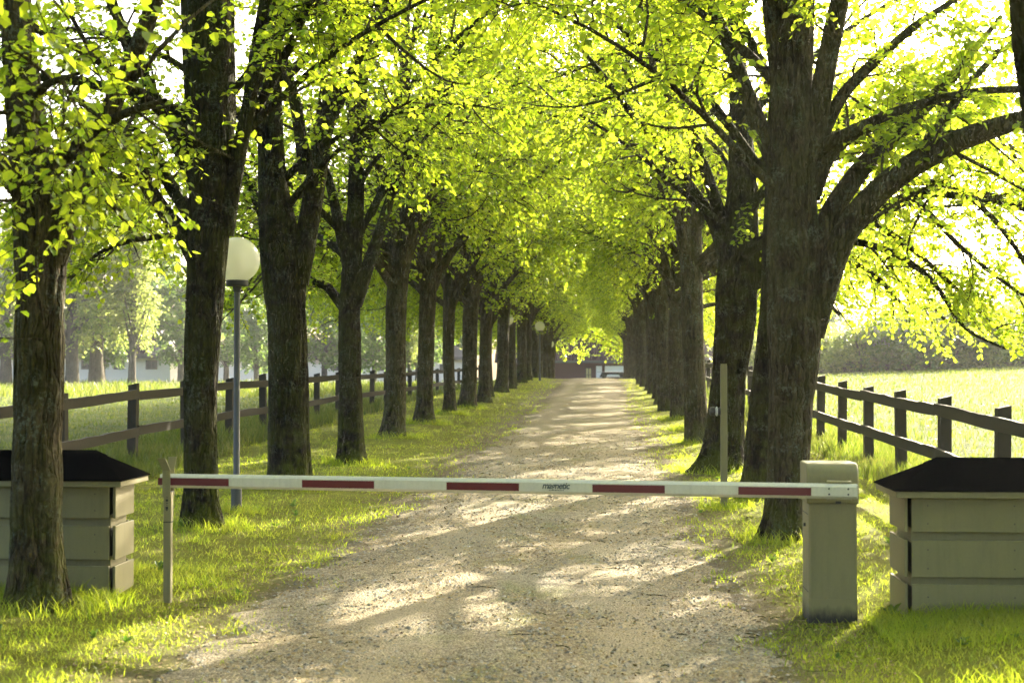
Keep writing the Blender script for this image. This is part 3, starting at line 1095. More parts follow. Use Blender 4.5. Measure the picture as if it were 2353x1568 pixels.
# ------------------------------------------------------------------ trees beyond the fences
def blob_tree(seed, H, W, trunk_h, trunk_r, n, leaf, shape='round', droop=.3, boughs=()):
    r = np.random.default_rng(seed)
    limbs = []
    zz = np.linspace(-.2, H * .92, 8)
    wx = np.cumsum(r.normal(size=8) * .03 * H / 10)
    wx -= wx[0]
    pts = np.stack([wx, wx * .4, zz], 1)
    rr = trunk_r * np.array([1.25, 1.0, .9, .75, .58, .42, .25, .08])
    tr = [trunk_mesh(pts, rr, 40, 14, seed)]
    for i in range(n):
        f = (i + r.random()) / n
        z = trunk_h * .75 + (H * .9 - trunk_h * .75) * f
        az = 137.5 * i + 25 * r.normal()
        if shape == 'round':
            prof = math.sqrt(max(.05, 1 - (2 * f - .9) ** 2 * .9))
            L, e0, e1 = W / 2 * prof, 45 - 10 * f, 5
        elif shape == 'poplar':
            L, e0, e1 = W / 2 * (1.3 - .8 * f) * 1.6, 70, 80
        else:
            L, e0, e1 = W / 2 * (1.05 - .5 * f), 55, -35
        p0 = np.array([np.interp(z, zz, wx), np.interp(z, zz, wx) * .4, z])
        p = limb(p0, az, e0, e1, max(.6, L), r)
        limbs.append((p, max(.8, L), trunk_r * .35 * (1 - .6 * f)))
    for z, az, e0, e1, L in boughs:
        limbs.append((limb(np.array([np.interp(z, zz, wx), np.interp(z, zz, wx) * .4, z]), az, e0, e1, L, r), L * .8, trunk_r * .25))
    tr.append(limb_tubes(limbs, 5, 8))
    K = 9
    lp = np.stack([resample(p, np.zeros(len(p)), K)[0] for p, _, _ in limbs])
    ll = np.array([L for _, L, _ in limbs])
    sec, sl = children(lp, ll, 8, .15, 1.0, 25, 75, .25, .5, .2 if shape != 'willow' else .7, 5, r)
    ter, _ = children(sec, np.ones(len(sec)), 5, .1, 1.0, 25, 80, .5, 1.1, droop, 4, r, taper=.2)
    ter = ter[ter[:, 2, 2] > trunk_h * .8]
    tw = tubes(ter[::2], np.full((len(ter[::2]), 4), .006), 3)
    V, F = leaf_mesh_arrays(*leaves_on(ter, 8, leaf, r, droop=.5))
    return mesh_np('tree_trunk', *merge(tr), True), mesh_np('tree_twigs', *tw), mesh_np('tree_crown', V, F)


def far_spot(px, py_base, Y):
    p = P(px, py_base, Y)
    return (p[0], Y, float(ground_z(p[0], Y)) - .05)


ROUND = [blob_tree(51, 9, 8, 2.2, .26, 34, .26), blob_tree(52, 11, 9, 2.6, .30, 36, .28)]
GOLD = blob_tree(57, 10, 10, 2.6, .25, 48, .17, boughs=[(2.6 + .35 * k, 180 + 30 * math.sin(k * 2.4), 34, -22, 5.6 + .9 * math.sin(k * 1.7)) for k in range(12)])
WILLOW = blob_tree(53, 14.5, 8, 3.0, .42, 40, .20, 'willow', .9)
POPLAR = blob_tree(54, 12, 4.2, 2.0, .22, 44, .16, 'poplar', .15)
BIG = blob_tree(56, 17, 12, 3, .4, 46, .36)
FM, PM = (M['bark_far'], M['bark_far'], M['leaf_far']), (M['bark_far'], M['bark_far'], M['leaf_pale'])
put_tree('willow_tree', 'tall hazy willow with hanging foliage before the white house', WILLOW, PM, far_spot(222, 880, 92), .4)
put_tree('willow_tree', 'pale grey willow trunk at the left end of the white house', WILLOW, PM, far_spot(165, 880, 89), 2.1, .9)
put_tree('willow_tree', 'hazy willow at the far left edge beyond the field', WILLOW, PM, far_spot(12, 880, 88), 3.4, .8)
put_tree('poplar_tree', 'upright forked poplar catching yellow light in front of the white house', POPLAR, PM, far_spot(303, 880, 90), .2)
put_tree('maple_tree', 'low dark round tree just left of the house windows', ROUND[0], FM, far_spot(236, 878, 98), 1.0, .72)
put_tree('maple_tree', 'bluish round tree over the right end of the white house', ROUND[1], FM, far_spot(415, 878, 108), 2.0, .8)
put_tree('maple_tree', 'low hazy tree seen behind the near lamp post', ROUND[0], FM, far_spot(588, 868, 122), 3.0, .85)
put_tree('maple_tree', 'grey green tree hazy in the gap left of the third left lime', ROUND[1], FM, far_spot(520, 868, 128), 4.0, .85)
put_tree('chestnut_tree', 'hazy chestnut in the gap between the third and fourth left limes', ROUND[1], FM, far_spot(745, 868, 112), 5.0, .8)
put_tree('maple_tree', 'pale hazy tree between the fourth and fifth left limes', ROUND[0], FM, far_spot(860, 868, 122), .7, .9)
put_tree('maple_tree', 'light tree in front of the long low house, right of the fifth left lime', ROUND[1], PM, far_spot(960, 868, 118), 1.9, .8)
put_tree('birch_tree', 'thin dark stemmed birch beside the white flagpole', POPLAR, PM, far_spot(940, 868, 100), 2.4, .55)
put_tree('golden_tree', 'sunlit yellow green tree overhanging the roof at the end of the drive', GOLD, (M['bark_grey'], M['bark_grey'], M['leaf']), (1.9, 108.5, -.2), 0.0, 1.0)
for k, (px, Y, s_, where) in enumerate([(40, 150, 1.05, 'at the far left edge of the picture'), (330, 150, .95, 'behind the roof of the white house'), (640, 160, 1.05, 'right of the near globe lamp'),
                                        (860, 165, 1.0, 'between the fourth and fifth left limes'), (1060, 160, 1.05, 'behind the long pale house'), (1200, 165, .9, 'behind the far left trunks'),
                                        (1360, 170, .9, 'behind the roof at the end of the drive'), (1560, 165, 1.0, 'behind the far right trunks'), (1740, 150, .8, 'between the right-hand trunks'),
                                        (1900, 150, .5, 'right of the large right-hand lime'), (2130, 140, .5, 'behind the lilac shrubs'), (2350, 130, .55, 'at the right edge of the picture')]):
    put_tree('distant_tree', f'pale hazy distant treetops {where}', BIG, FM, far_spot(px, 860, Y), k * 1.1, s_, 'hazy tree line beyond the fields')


def bush(seed, W, H, n, leaf, flower=None):
    r = np.random.default_rng(seed)
    th = r.random(n) * 2 * np.pi
    ph = np.arccos(1 - r.random(n) * .98)
    rad = .55 + .45 * r.random(n) ** .5
    lump = 1 + .18 * np.sin(3 * th + 2 * ph + seed) + .12 * np.sin(7 * th - 3 * ph)
    c = np.stack([W / 2 * np.sin(ph) * np.cos(th), W / 2 * np.sin(ph) * np.sin(th), H * np.abs(np.cos(ph)) ** .8 * .98], 1) * (rad * lump)[:, None]
    c[:, 2] = np.maximum(c[:, 2], .08)
    st = np.stack([c * .2 * np.array([1, 1, 0]) + np.array([0, 0, -.1]), c * .6, c * .85, c], 1)[::6]
    tw = tubes(st, np.linspace(.03, .006, 4)[None] * np.ones((len(st), 1)), 4)
    seg = c[:, None, :] + np.linspace(-.5, .5, 4)[None, :, None] * r.normal(size=(n, 1, 3)) * .45
    seg[..., 2] = np.maximum(seg[..., 2], .05)
    nl = 7
    V, F = leaf_mesh_arrays(*leaves_on(seg, nl, leaf, r))
    fl = None
    if flower:
        top = c[(rad > .82) & (c[:, 2] > H * .35)][:flower]
        sg = top[:, None, :] + np.linspace(0, .32, 4)[None, :, None] * np.array([0, 0, 1.0]) + r.normal(size=(len(top), 1, 3)) * .05
        fV, fF = leaf_mesh_arrays(*leaves_on(sg, 9, .13, r, t0=0, spread=.8))
        fl = mesh_np('bush_bloom', fV, fF)
    return mesh_np('bush_stems', *tw), mesh_np('bush_leaves', V, F), fl


B1, B2 = bush(61, 5.2, 2.7, 900, .17), bush(62, 5.6, 3.1, 1000, .17, 130)


def put_bush(name, label, ms, px, Y, rot, s_, mat, group=None):
    t_ = thing(name, label, 'shrub', far_spot(px, 858, Y), rot, group)
    t_.scale = (s_, s_, s_)
    obj('stems', ms[0], M['bark_far'], t_)
    o = obj('foliage', ms[1], M[mat], t_)
    o['kind'] = 'stuff'
    if ms[2] is not None:
        o = obj('bloom', ms[2], M['lilac'], t_)
        o['kind'] = 'stuff'


put_bush('hedge_shrub', 'green hedge shrub showing just right of the large right-hand lime trunk', B1, 1905, 76, .3, .85, 'leaf_pale')
put_bush('hedge_shrub', 'olive green hedge shrub to the left of the flowering lilac', B1, 1990, 74, 1.9, .95, 'leaf_pale')
put_bush('lilac_shrub', 'lilac shrub with pale violet blossom at the left of the hedge', B2, 2065, 73, .5, .95, 'leaf_far')
put_bush('lilac_shrub', 'taller lilac shrub with violet blossom in the middle of the hedge', B2, 2150, 71, 2.5, 1.08, 'leaf_far')
put_bush('hedge_shrub', 'dark hedge shrub right of the lilacs behind the meadow', B1, 2235, 70, 3.3, 1.05, 'leaf_pale')
put_bush('hedge_shrub', 'hedge shrub at the right edge of the picture behind the meadow', B1, 2330, 69, 4.4, 1.1, 'leaf_pale')
put_bush('hedge_shrub', 'hazy hedge shrub glimpsed between the right-hand trunks', B1, 1745, 84, 5.4, 1.0, 'leaf_far')

# ------------------------------------------------------------------ houses
def window_part(parent, x0, x1, z0, z1, y, cols=1, rows=1, pane='glass', name='window'):
    fr = MB()
    w = .07
    fr.box((x0, y - .05, z0), (x0 + w, y + .03, z1))
    fr.box((x1 - w, y - .05, z0), (x1, y + .03, z1))
    fr.box((x0 + w, y - .05, z0), (x1 - w, y + .03, z0 + w))
    fr.box((x0 + w, y - .05, z1 - w), (x1 - w, y + .03, z1))
    for c in range(1, cols):
        xx = x0 + (x1 - x0) * c / cols
        fr.box((xx - .03, y - .045, z0 + w), (xx + .03, y + .02, z1 - w))
    for r_ in range(1, rows):
        zz = z0 + (z1 - z0) * r_ / rows
        fr.box((x0 + w, y - .043, zz - .025), (x1 - w, y + .018, zz + .025))
    o = fr.build(name, M['frame'], parent)
    g = MB()
    g.box((x0 + w * .6, y - .01, z0 + w * .6), (x1 - w * .6, y + .01, z1 - w * .6))
    g.build('pane', M[pane], o)
    return o


def pantiles(x0, x1, y0, z0, y1, z1, tile=.22, course=.34):
    """rows of curved tiles lying on a slope, as one mesh"""
    nx_ = max(1, int((x1 - x0) / tile))
    L = math.hypot(y1 - y0, z1 - z0)
    nr = max(1, int(L / course))
    sx = np.array([0, .25, .5, .75, 1.0])
    hx = np.array([0, .055, .07, .05, .0])
    k, j = np.meshgrid(np.arange(nx_), np.arange(nr))
    k, j = k.ravel(), j.ravel()
    dy, dz = (y1 - y0) / L, (z1 - z0) / L
    V = []
    for end, lift in ((0.0, .05), (1.06, .0)):
        s = (j + end) * course
        for a_, h in zip(sx, hx):
            hh = h + lift
            V.append(np.stack([x0 + (k + a_) * tile, y0 + dy * s - dz * hh, z0 + dz * s + dy * hh], 1))
    V = np.stack(V, 1)
    F = np.array([(i, i + 1, i + 6, i + 5) for i in range(4)])
    FF = (F[None] + 10 * np.arange(len(k))[:, None, None]).reshape(-1, 4)
    return mesh_np('roof_tiles', V.reshape(-1, 3), FF)


m_ = NT('curtained_glass')
m_.col((.40, .36, .17))
m_.rough(.25)
M['yellow_glass'] = m_.m


def stable_block():
    Y0, zb = 125.0, -.40
    t_ = thing('stable_building', 'red brown boarded building with tiled roof closing the end of the drive', 'building', (0, 0, 0))
    wx0, wx1 = -9.0, 11.0
    a0, a1 = -1.55, -.95          # window door
    g0, g1, p0, p1 = -.62, -.08, -.08, .14
    top = 1.98
    w = MB()
    w.box((wx0, Y0, zb), (a0, Y0 + 6, top))
    w.box((a1, Y0, zb), (g0, Y0 + 6, top))
    w.box((a0, Y0 + .05, 1.58), (a1, Y0 + 6, top))
    w.box((a0, Y0 + .25, zb), (a1, Y0 + 6, 1.58))
    w.box((g0, Y0 + .05, 1.70), (wx1, Y0 + 6, top))
    w.box((g0, Y0 + .5, zb), (wx1, Y0 + 6, 1.70))
    wl = w.build('wall', M['wood_red'], t_)
    b = MB()
    z = zb
    while z < 1.9:                # horizontal boarding
        b.box((wx0, Y0 - .035, z), (a0 - .06, Y0 - .002, z + .17))
        b.box((a1 + .06, Y0 - .035, z), (g0 - .03, Y0 - .002, z + .17))
        z += .19
    bo = b.build('boards', M['wood_red'], wl)
    bo['kind'] = 'stuff'
    b = MB()
    b.box((p0, Y0 - .12, zb), (p1, Y0 + .1, 1.72))
    b.build('post', M['wood_red'], t_)
    for x0, x1 in ((g0 + .02, p0 - .01), (p1 + .01, 2.6), (2.8, 5.3)):
        b = MB()
        b.box((x0, Y0 + .12, zb), (x1, Y0 + .2, 1.69))
        d = b.build('garage_door', M['door_white'], t_)
        for q in range(1, 4):
            zz = zb + 2.1 * q / 4
            b = MB()
            b.box((x0 + .04, Y0 + .112, zz - .012), (x1 - .04, Y0 + .12 + .004, zz + .012))
            b.build('door_groove', M['grey_steel'], d)
    window_part(t_, a0 + .02, a1 - .02, zb + .1, 1.55, Y0 + .1, 2, 3, 'yellow_glass', 'glazed_door')
    fz = 2.05
    b = MB()
    b.box((wx0 - .4, Y0 - .62, fz - .09), (wx1 + .4, Y0 - .55, fz + .10))
    b.build('gutter', M['grey_steel'], t_)
    b = MB()
    b.box((wx0 - .4, Y0 - .54, fz - .10), (wx1 + .4, Y0 - .02, fz - .04))
    b.build('soffit', M['frame'], t_)
    b = MB()
    b.add([(wx0 - .4, Y0 - .55, fz + .02), (wx1 + .4, Y0 - .55, fz + .02), (wx1 + .4, Y0 + 4.5, fz + 3.6), (wx0 - .4, Y0 + 4.5, fz + 3.6), (wx0 - .4, Y0 + 9.5, fz), (wx1 + .4, Y0 + 9.5, fz)], [(0, 1, 2, 3), (3, 2, 5, 4), (0, 3, 4), (1, 5, 2)])
    rf = b.build('roof', M['wood_red'], t_)
    o = obj('roof_tiles', pantiles(wx0 - .4, wx1 + .4, Y0 - .58, fz + .06, Y0 + 4.5, fz + 3.66), M['tile'], rf)
    o['kind'] = 'stuff'


stable_block()


def white_house(name, label, Y0, x0, x1, top, wins, zb=.1, ridge=2.6, hip=2.0):
    t_ = thing(name, label, 'house', (0, 0, 0))
    w = MB()
    w.box((x0, Y0, zb - .4), (x1, Y0 + 7, top))
    w.build('wall', M['wall_white'], t_)
    for (a_, b_, c, d) in wins:
        window_part(t_, a_, b_, c, d, Y0 - .03, 2, 1)
    b = MB()
    o_ = .7
    b.box((x0 - o_, Y0 - o_, top - .02), (x1 + o_, Y0 - o_ + .06, top + .28))
    b.build('fascia', M['frame'], t_)
    b = MB()
    yr = Y0 + 3.5
    b.add([(x0 - o_, Y0 - o_ + .03, top + .25), (x1 + o_, Y0 - o_ + .03, top + .25), (x1 + o_, Y0 + 7 + o_, top + .25), (x0 - o_, Y0 + 7 + o_, top + .25),
           (x0 + hip, yr, top + ridge), (x1 - hip, yr, top + ridge)], [(0, 1, 5, 4), (1, 2, 5), (2, 3, 4, 5), (3, 0, 4), (0, 3, 2, 1)])
    rf = b.build('roof', M['frame'], t_)
    o = obj('roof_tiles', pantiles(x0 + hip * .4, x1 - hip * .5, Y0 - o_, top + .30, yr, top + ridge + .06, .26, .36), M['tile'], rf)
    o['kind'] = 'stuff'
    return t_


def px_x(px, Y):
    return P(px, 860, Y)[0]


def px_z(py, Y):
    return P(1385, py, Y)[2]


HY = 112.0
white_house('white_house', 'low white house with dark shuttered windows across the left field', HY, px_x(-260, HY), px_x(391, HY), px_z(822, HY),
            [(px_x(a_, HY), px_x(b_, HY), px_z(848, HY), px_z(827, HY)) for a_, b_ in ((335, 361), (261, 286), (187, 213), (60, 86), (-40, -14))], .2, 3.0, 2.4)
HB = 150.0
white_house('long_house', 'long pale house low behind the fence, seen between the left trunks', HB, px_x(480, HB), px_x(1075, HB), px_z(826, HB),
            [(px_x(a_, HB), px_x(b_, HB), px_z(851, HB), px_z(836, HB)) for a_, b_ in ((862, 886), (954, 976), (640, 662), (760, 782), (1010, 1030))], .2, 2.2, 3.0)

p = P(965, 862, 96)
t_ = thing('flagpole', 'thin white flagpole standing in the left field far behind the fence', 'flagpole', (p[0], 96, float(ground_z(p[0], 96))))
b = MB()
b.lathe([(.09, 0), (.075, 2), (.05, 6.0), (.03, 6.4)], 10)
b.build('pole', M['white_steel'], t_, True)
b = MB()
b.lathe([(.02, 6.4), (.08, 6.45), (.08, 6.52), (.02, 6.58)], 10)
b.build('finial', M['white_steel'], t_, True)


# ------------------------------------------------------------------ parked car at the end of the drive
def car():
    Y0, zb = 113.0, -.40
    t_ = thing('parked_car', 'black car parked before the white garage doors at the end of the drive', 'car', (.80, Y0, zb))
    paint = NT('black_car_paint')
    paint.col((.004, .004, .005))
    paint.rough(.45, .2)
    pm = paint.m
    b = MB()
    prof = [(-.86, .35), (-.89, .8), (-.84, 1.23), (.84, 1.23), (.89, .8), (.86, .35)]
    b.prism(prof, 0.0, 4.2)
    b.build('body', pm, t_)
    b = MB()
    lo, hi = 1.22, 1.58
    v = [(-.82, .05, lo), (.82, .05, lo), (.82, 3.1, lo), (-.82, 3.1, lo), (-.64, .35, hi), (.64, .35, hi), (.64, 2.3, hi), (-.64, 2.3, hi)]
    # pillars and roof leave the rear and front window open
    for i, j in ((0, 4), (1, 5), (2, 6), (3, 7)):
        a_, c = np.array(v[i]), np.array(v[j])
        s_ = .27 if i in (0, 1) else .10
        b.add([a_ + (-s_, 0, 0), a_ + (s_, 0, 0), a_ + (s_, .1, 0), a_ + (-s_, .1, 0), c + (-s_, 0, 0), c + (s_, 0, 0), c + (s_, .1, 0), c + (-s_, .1, 0)],
              [(0, 1, 5, 4), (1, 2, 6, 5), (2, 3, 7, 6), (3, 0, 4, 7)])
    b.box((-.76, .24, hi - .15), (.76, 2.4, hi + .05), .03)
    b.build('roof', pm, t_)
    for nm, (i, j, k, l) in (('rear_window', (0, 1, 5, 4)), ('windscreen', (3, 2, 6, 7))):
        g = NT('car_glass_' + nm)
        g.col((.02, .02, .02))
        g.rough(.05)
        tp_ = g.n('ShaderNodeBsdfTransparent')
        tp_.inputs[0].default_value = (.97, .98, .97, 1)
        mx_ = g.n('ShaderNodeMixShader')
        mx_.inputs[0].default_value = .94
        g.l(g.b.outputs[0], mx_.inputs[1])
        g.l(tp_.outputs[0], mx_.inputs[2])
        g.l(mx_.outputs[0], g.out.inputs[0])
        q = np.array([v[i], v[j], v[k], v[l]])
        bb = MB()
        bb.add(np.concatenate([q, q + (0, .01, 0)]), [(0, 1, 2, 3), (7, 6, 5, 4), (0, 4, 5, 1), (1, 5, 6, 2), (2, 6, 7, 3), (3, 7, 4, 0)])
        bb.build(nm, g.m, t_)
    for sx in (-1, 1):
        b = MB()
        b.box((sx * 1.0 - .09, 2.55, .95), (sx * 1.0 + .09, 2.68, 1.10), .03)
        b.build('wing_mirror', pm, t_)
        b = MB()
        b.box((sx * .68 - .08, -.03, .62), (sx * .68 + .08, .03, .86), .02)
        b.build('tail_light', M['red'], t_)
        for yy in (.75, 3.3):
            w = MB()
            w.lathe([(.22, -.1), (.32, -.1), (.33, -.06), (.33, .06), (.32, .1), (.22, .1)], 20)
            o = w.build('wheel', M['black'], t_, True, loc=(sx * .78, yy, .33), rot=(0, R(90), 0))
            w = MB()
            w.lathe([(.05, -.105), (.20, -.105), (.22, -.09), (.22, .09), (.20, .105), (.05, .105)], 16)
            w.build('rim', M['grey_steel'], o, True)
    b = MB()
    b.box((-.26, -.035, .60), (.26, .01, .71), .01)
    b.build('number_plate', M['white_steel'], t_)


car()


# ------------------------------------------------------------------ fences
def rail_mesh(p0, p1, h, th, r):
    """a sawn rail with a wavy, mossy upper edge"""
    n = 22
    d = p1 - p0
    L = np.linalg.norm(d[:2])
    u = d / np.linalg.norm(d)
    side = np.array([-u[1], u[0], 0]) / np.hypot(u[0], u[1])
    s = np.linspace(0, 1, n)
    sag = -.012 * np.sin(np.pi * s)
    top = h / 2 + .003 * np.sin(s * 23 + r.random() * 6) + r.normal(size=n) * .003
    bot = -h / 2 + .002 * np.sin(s * 17 + r.random() * 6)
    c = p0 + d * s[:, None] + np.array([0, 0, 1.0]) * sag[:, None]
    V = np.stack([c + side * -th / 2 + np.array([0, 0, 1]) * bot[:, None], c + side * th / 2 + np.array([0, 0, 1]) * bot[:, None],
                  c + side * th / 2 + np.array([0, 0, 1]) * top[:, None], c + side * -th / 2 + np.array([0, 0, 1]) * top[:, None]], 1)
    idx = np.arange(n * 4).reshape(n, 4)
    Q = []
    for k in range(4):
        Q.append(np.stack([idx[:-1, k], idx[:-1, (k + 1) % 4], idx[1:, (k + 1) % 4], idx[1:, k]], 1))
    Q = np.concatenate(Q + [idx[:1, ::-1], idx[-1:]])
    return mesh_np('rail', V.reshape(-1, 3), Q)


def fence(name, label, posts, road_dir, h_top, h_low, seed):
    r = np.random.default_rng(seed)
    base = posts[0]
    t_ = thing(name, label, 'fence', base)
    for k, q in enumerate(posts):
        b = MB()
        hh = 1.15 + .03 * r.normal()
        w = .065
        tilt = r.normal() * .015
        slant = .03
        v = [(-w, -w, -.3), (w, -w, -.3), (w, w, -.3), (-w, w, -.3), (-w + tilt, -w, hh), (w + tilt, -w, hh + slant), (w + tilt, w, hh + slant), (-w + tilt, w, hh)]
        b.add(v, [(0, 3, 2, 1), (4, 5, 6, 7), (0, 1, 5, 4), (1, 2, 6, 5), (2, 3, 7, 6), (3, 0, 4, 7)])
        b.build('post', M['timber'], t_, loc=q - base)
    k = 0
    while k + 1 < len(posts):
        k2 = min(k + 2, len(posts) - 1)
        for hz in (h_top, h_low):
            a_, c = posts[k].copy(), posts[k2].copy()
            # a two-bay rail follows the ground through its middle post
            for (u0, u1) in (((k, k2)),):
                a_[2] += hz + r.normal() * .012
                c[2] += hz + r.normal() * .012
                a_[0] += road_dir * .095
                c[0] += road_dir * .095
                a_[1] -= .0
                c[1] -= .008
                o = obj('rail', rail_mesh(a_, c, .135, .045, r), M['timber'], t_)
                o.location = -base
        k = k2
    return t_


lp = []
for k in range(-4, 22):
    y = 20.95 + 2.75 * k
    x = np.interp(y, [8, 21, 44, 80], [-7.0, -6.98, -6.95, -6.75])
    lp.append(np.array([x, y, float(ground_z(x, y))]))
fence('paddock_fence', 'brown two-rail timber fence along the field behind the left limes', lp, 1, 1.02, .48, 5)
rp = []
for k in range(-3, 22):
    y = 14.4 + 2.36 * k
    x = np.interp(y, [5, 30, 60], [3.9, 3.9, 3.75])
    rp.append(np.array([x, y, float(ground_z(x, y))]))
fence('paddock_fence', 'dark two-rail timber fence between the right limes and the rising meadow', rp, -1, 1.02, .52, 6)


# ------------------------------------------------------------------ globe lamps
def lamp(loc, label, group='globe lamps along the left verge', seed=0):
    t_ = thing('globe_lamp', label, 'street lamp', loc, seed, group)
    b = MB()
    b.lathe([(.058, -.1), (.058, .30), (.055, .34), (.034, .37), (.032, 2.38)], 20)
    b.build('pole', M['grey_steel'], t_, True)
    b = MB()
    b.lathe([(.034, 2.34), (.05, 2.40), (.115, 2.405), (.118, 2.41), (.118, 2.462), (.112, 2.467), (.05, 2.47)], 28)
    b.build('collar', M['dark_steel'], t_, True)
    R_, zc = .243, 2.685
    prof = []
    for k in range(25):
        a_ = -1.18 + (math.pi / 2 + 1.18) * k / 24
        prof.append((max(.002, R_ * math.cos(a_)), zc + R_ * math.sin(a_)))
    inner = [(r_ * .985, zc + (z - zc) * .985) for r_, z in prof][::-1]
    b = MB()
    b.lathe(prof, 40)
    g = b.build('globe', M['opal'], t_, True)
    b = MB()
    b.lathe([(.030, 2.47), (.028, 2.58), (.022, 2.60)], 14)
    b.build('lamp_holder', M['cream'], t_, True)
    b = MB()
    b.lathe([(.014, 2.60), (.020, 2.62), (.036, 2.66), (.034, 2.69), (.004, 2.71)], 14)
    b.build('bulb', M['white_steel'], t_, True)
    return t_


lx = P(543, 1190, 15.2)[0]
lamp((lx, 15.2, float(ground_z(lx, 15.2))), 'near globe lamp on a grey pole just right of the second left lime')
for y, px, lab in ((55, 1165, 'far globe lamp mostly hidden behind a left trunk, nearer than the two others beyond'), (71, 1240, 'small distant globe lamp with its pole clear beside the left trunks'), (96, 1264, 'farthest globe lamp, half hidden by the last left trunks')):
    x = P(px, 860, y)[0]
    lamp((x, y, float(ground_z(x, y))), lab)


# ------------------------------------------------------------------ barrier
CX, CY = 1.366, 9.76
bt = thing('barrier_gate', 'closed white and red barrier with its beige cabinet across the drive', 'barrier', (CX + .17, CY + .17, 0))


def bloc(x, y, z=0.0):
    return (x - CX - .17, y - CY - .17, z)


b = MB()
x0, y0, _ = bloc(CX + .012, CY + .012)
b.box((x0, y0, -.05), (x0 + .320, y0 + .320, .79), .012)
cab = b.build('cabinet', M['beige'], bt)
b = MB()
b.box((x0 - .003, y0 + .03, .70), (x0 - .0005, y0 + .29, .704))
b.box((x0 - .003, y0 + .03, .18), (x0 - .0005, y0 + .29, .184))
b.build('door_seam', M['black'], cab)
b = MB()
b.lathe([(.012, 0), (.012, .012), (.003, .014)], 12)
b.build('lock', M['dark_steel'], cab, loc=(x0 - .001, y0 + .16, .62), rot=(0, R(-90), 0))
dirt = NT('splashed_base')
v = dirt.coord('Object')
hz_ = dirt.xyz(v)
dirt.col(dirt.mix(dirt.ramp(dirt.math('ADD', dirt.math('DIVIDE', hz_[2], .16), dirt.math('MULTIPLY', dirt.noise(dirt.coord('Object', (1, 1, .3)), 30, 5, .7), .8)), [(.45, 1.0), (1.1, 0.0)]), (.215, .19, .08), (.03, .025, .015)))
dirt.rough(.7)
b = MB()
b.box((x0 - .002, y0 - .002, -.05), (x0 + .322, y0 + .322, .15), .012)
b.build('base_skirt', dirt.m, bt)
b = MB()
hx0, hy0 = x0 - .014, y0 - .012
pr = [(0, .775), (0, .775 + .165)]
rad = .09
for k in range(1, 9):
    a_ = math.pi - (math.pi / 2) * k / 8
    pr.append((rad + rad * math.cos(a_), .94 + (1.045 - .94) * math.sin(a_)))
pr += [(.344, 1.045), (.344, .775)]
b.add([(hx0, hy0 + p_[0], p_[1]) for p_ in pr] + [(hx0 + .346, hy0 + p_[0], p_[1]) for p_ in pr],
      [tuple(range(len(pr))), tuple(range(2 * len(pr) - 1, len(pr) - 1, -1))] + [(i, (i + 1) % len(pr), (i + 1) % len(pr) + len(pr), i + len(pr)) for i in range(len(pr))])
hd = b.build('hood', M['beige'], bt, True)
bv = hd.modifiers.new('edge', 'BEVEL')
bv.width = .012
bv.segments = 3
bv.limit_method = 'ANGLE'
bv.angle_limit = R(50)

# the arm runs from the cabinet (right) to the fork post (left), slightly away from the camera
A1 = np.array([1.665, 9.60])
A0 = np.array([-3.175, 10.20])
adir = (A0 - A1)
ALEN = float(np.linalg.norm(adir))
adir /= ALEN
aang = math.atan2(-adir[1], -adir[0])
AH, AD, AZ = .100, .060, .874


def arm_s(px):
    """distance along the arm from its right end at image column px"""
    d = ray(px, 1110)
    k = d[0] / d[1]
    return float((A1[0] - k * A1[1]) / (k * adir[1] - adir[0]))


arm = obj('arm', None, None, bt, loc=bloc(A1[0], A1[1], AZ), rot=(0, 0, aang))
b = MB()
c = .012
sec = [(-AD / 2, -AH / 2 + .018), (-AD / 2 + .022, -AH / 2), (AD / 2 - .022, -AH / 2), (AD / 2, -AH / 2 + .018), (AD / 2, AH / 2 - .02), (AD / 2 - .025, AH / 2), (-AD / 2 + .025, AH / 2), (-AD / 2, AH / 2 - .02)]
n = len(sec)
b.add([(-ALEN, q[0], q[1]) for q in sec] + [(0, q[0], q[1]) for q in sec], [tuple(range(n)), tuple(range(2 * n - 1, n - 1, -1))] + [(i, (i + 1) % n, (i + 1) % n + n, i + n) for i in range(n)])
armb = b.build('arm', M['cream'], bt, loc=bloc(A1[0], A1[1], AZ), rot=(0, 0, aang))
bpy.data.objects.remove(arm)
for k, (a_, c_) in enumerate(((367, 529), (697, 862), (1028, 1194), (1362, 1528), (1696, 1863))):
    s0, s1 = arm_s(a_), arm_s(c_)
    b = MB()
    b.box((-s0, -AD / 2 - .0022, -.030), (-s1, -AD / 2 + .001, .0225))
    b.build('red_stripe', M['red'], armb)
for px in (1904, 1948):
    for dz in (-.018, .018):
        b = MB()
        b.lathe([(.0065, 0), (.0065, .004), (.003, .006)], 10)
        b.build('bolt', M['dark_steel'], armb, loc=(-arm_s(px), -AD / 2, dz), rot=(R(90), 0, 0))
for xx in (-ALEN - .006, .0):
    b = MB()
    b.box((xx, -AD / 2 + .004, -AH / 2 + .004), (xx + .006, AD / 2 - .004, AH / 2 - .004), .002)
    b.build('end_cap', M['cream'], armb)
fc = bpy.data.curves.new('lettering', 'FONT')
fc.body = 'magnetic'
fc.size = .062
fc.shear = .25
fc.extrude = .0006
fc.offset = .0013
fc.space_character = .92
fc.align_x = 'CENTER'
fc.align_y = 'CENTER'
fo = bpy.data.objects.new('lettering', fc)
COL.objects.link(fo)
dg = bpy.context.evaluated_depsgraph_get()
fme = bpy.data.meshes.new_from_object(fo.evaluated_get(dg))
bpy.data.objects.remove(fo)
ink = NT('printed_lettering')
ink.col((.03, .055, .06))
ink.rough(.5)
obj('lettering', fme, None, armb, loc=(-arm_s(1278), -AD / 2 - .0012, .008), rot=(R(90), 0, 0), scale=(.92, 1, 1))
fme.materials.clear()
fme.materials.append(ink.m)
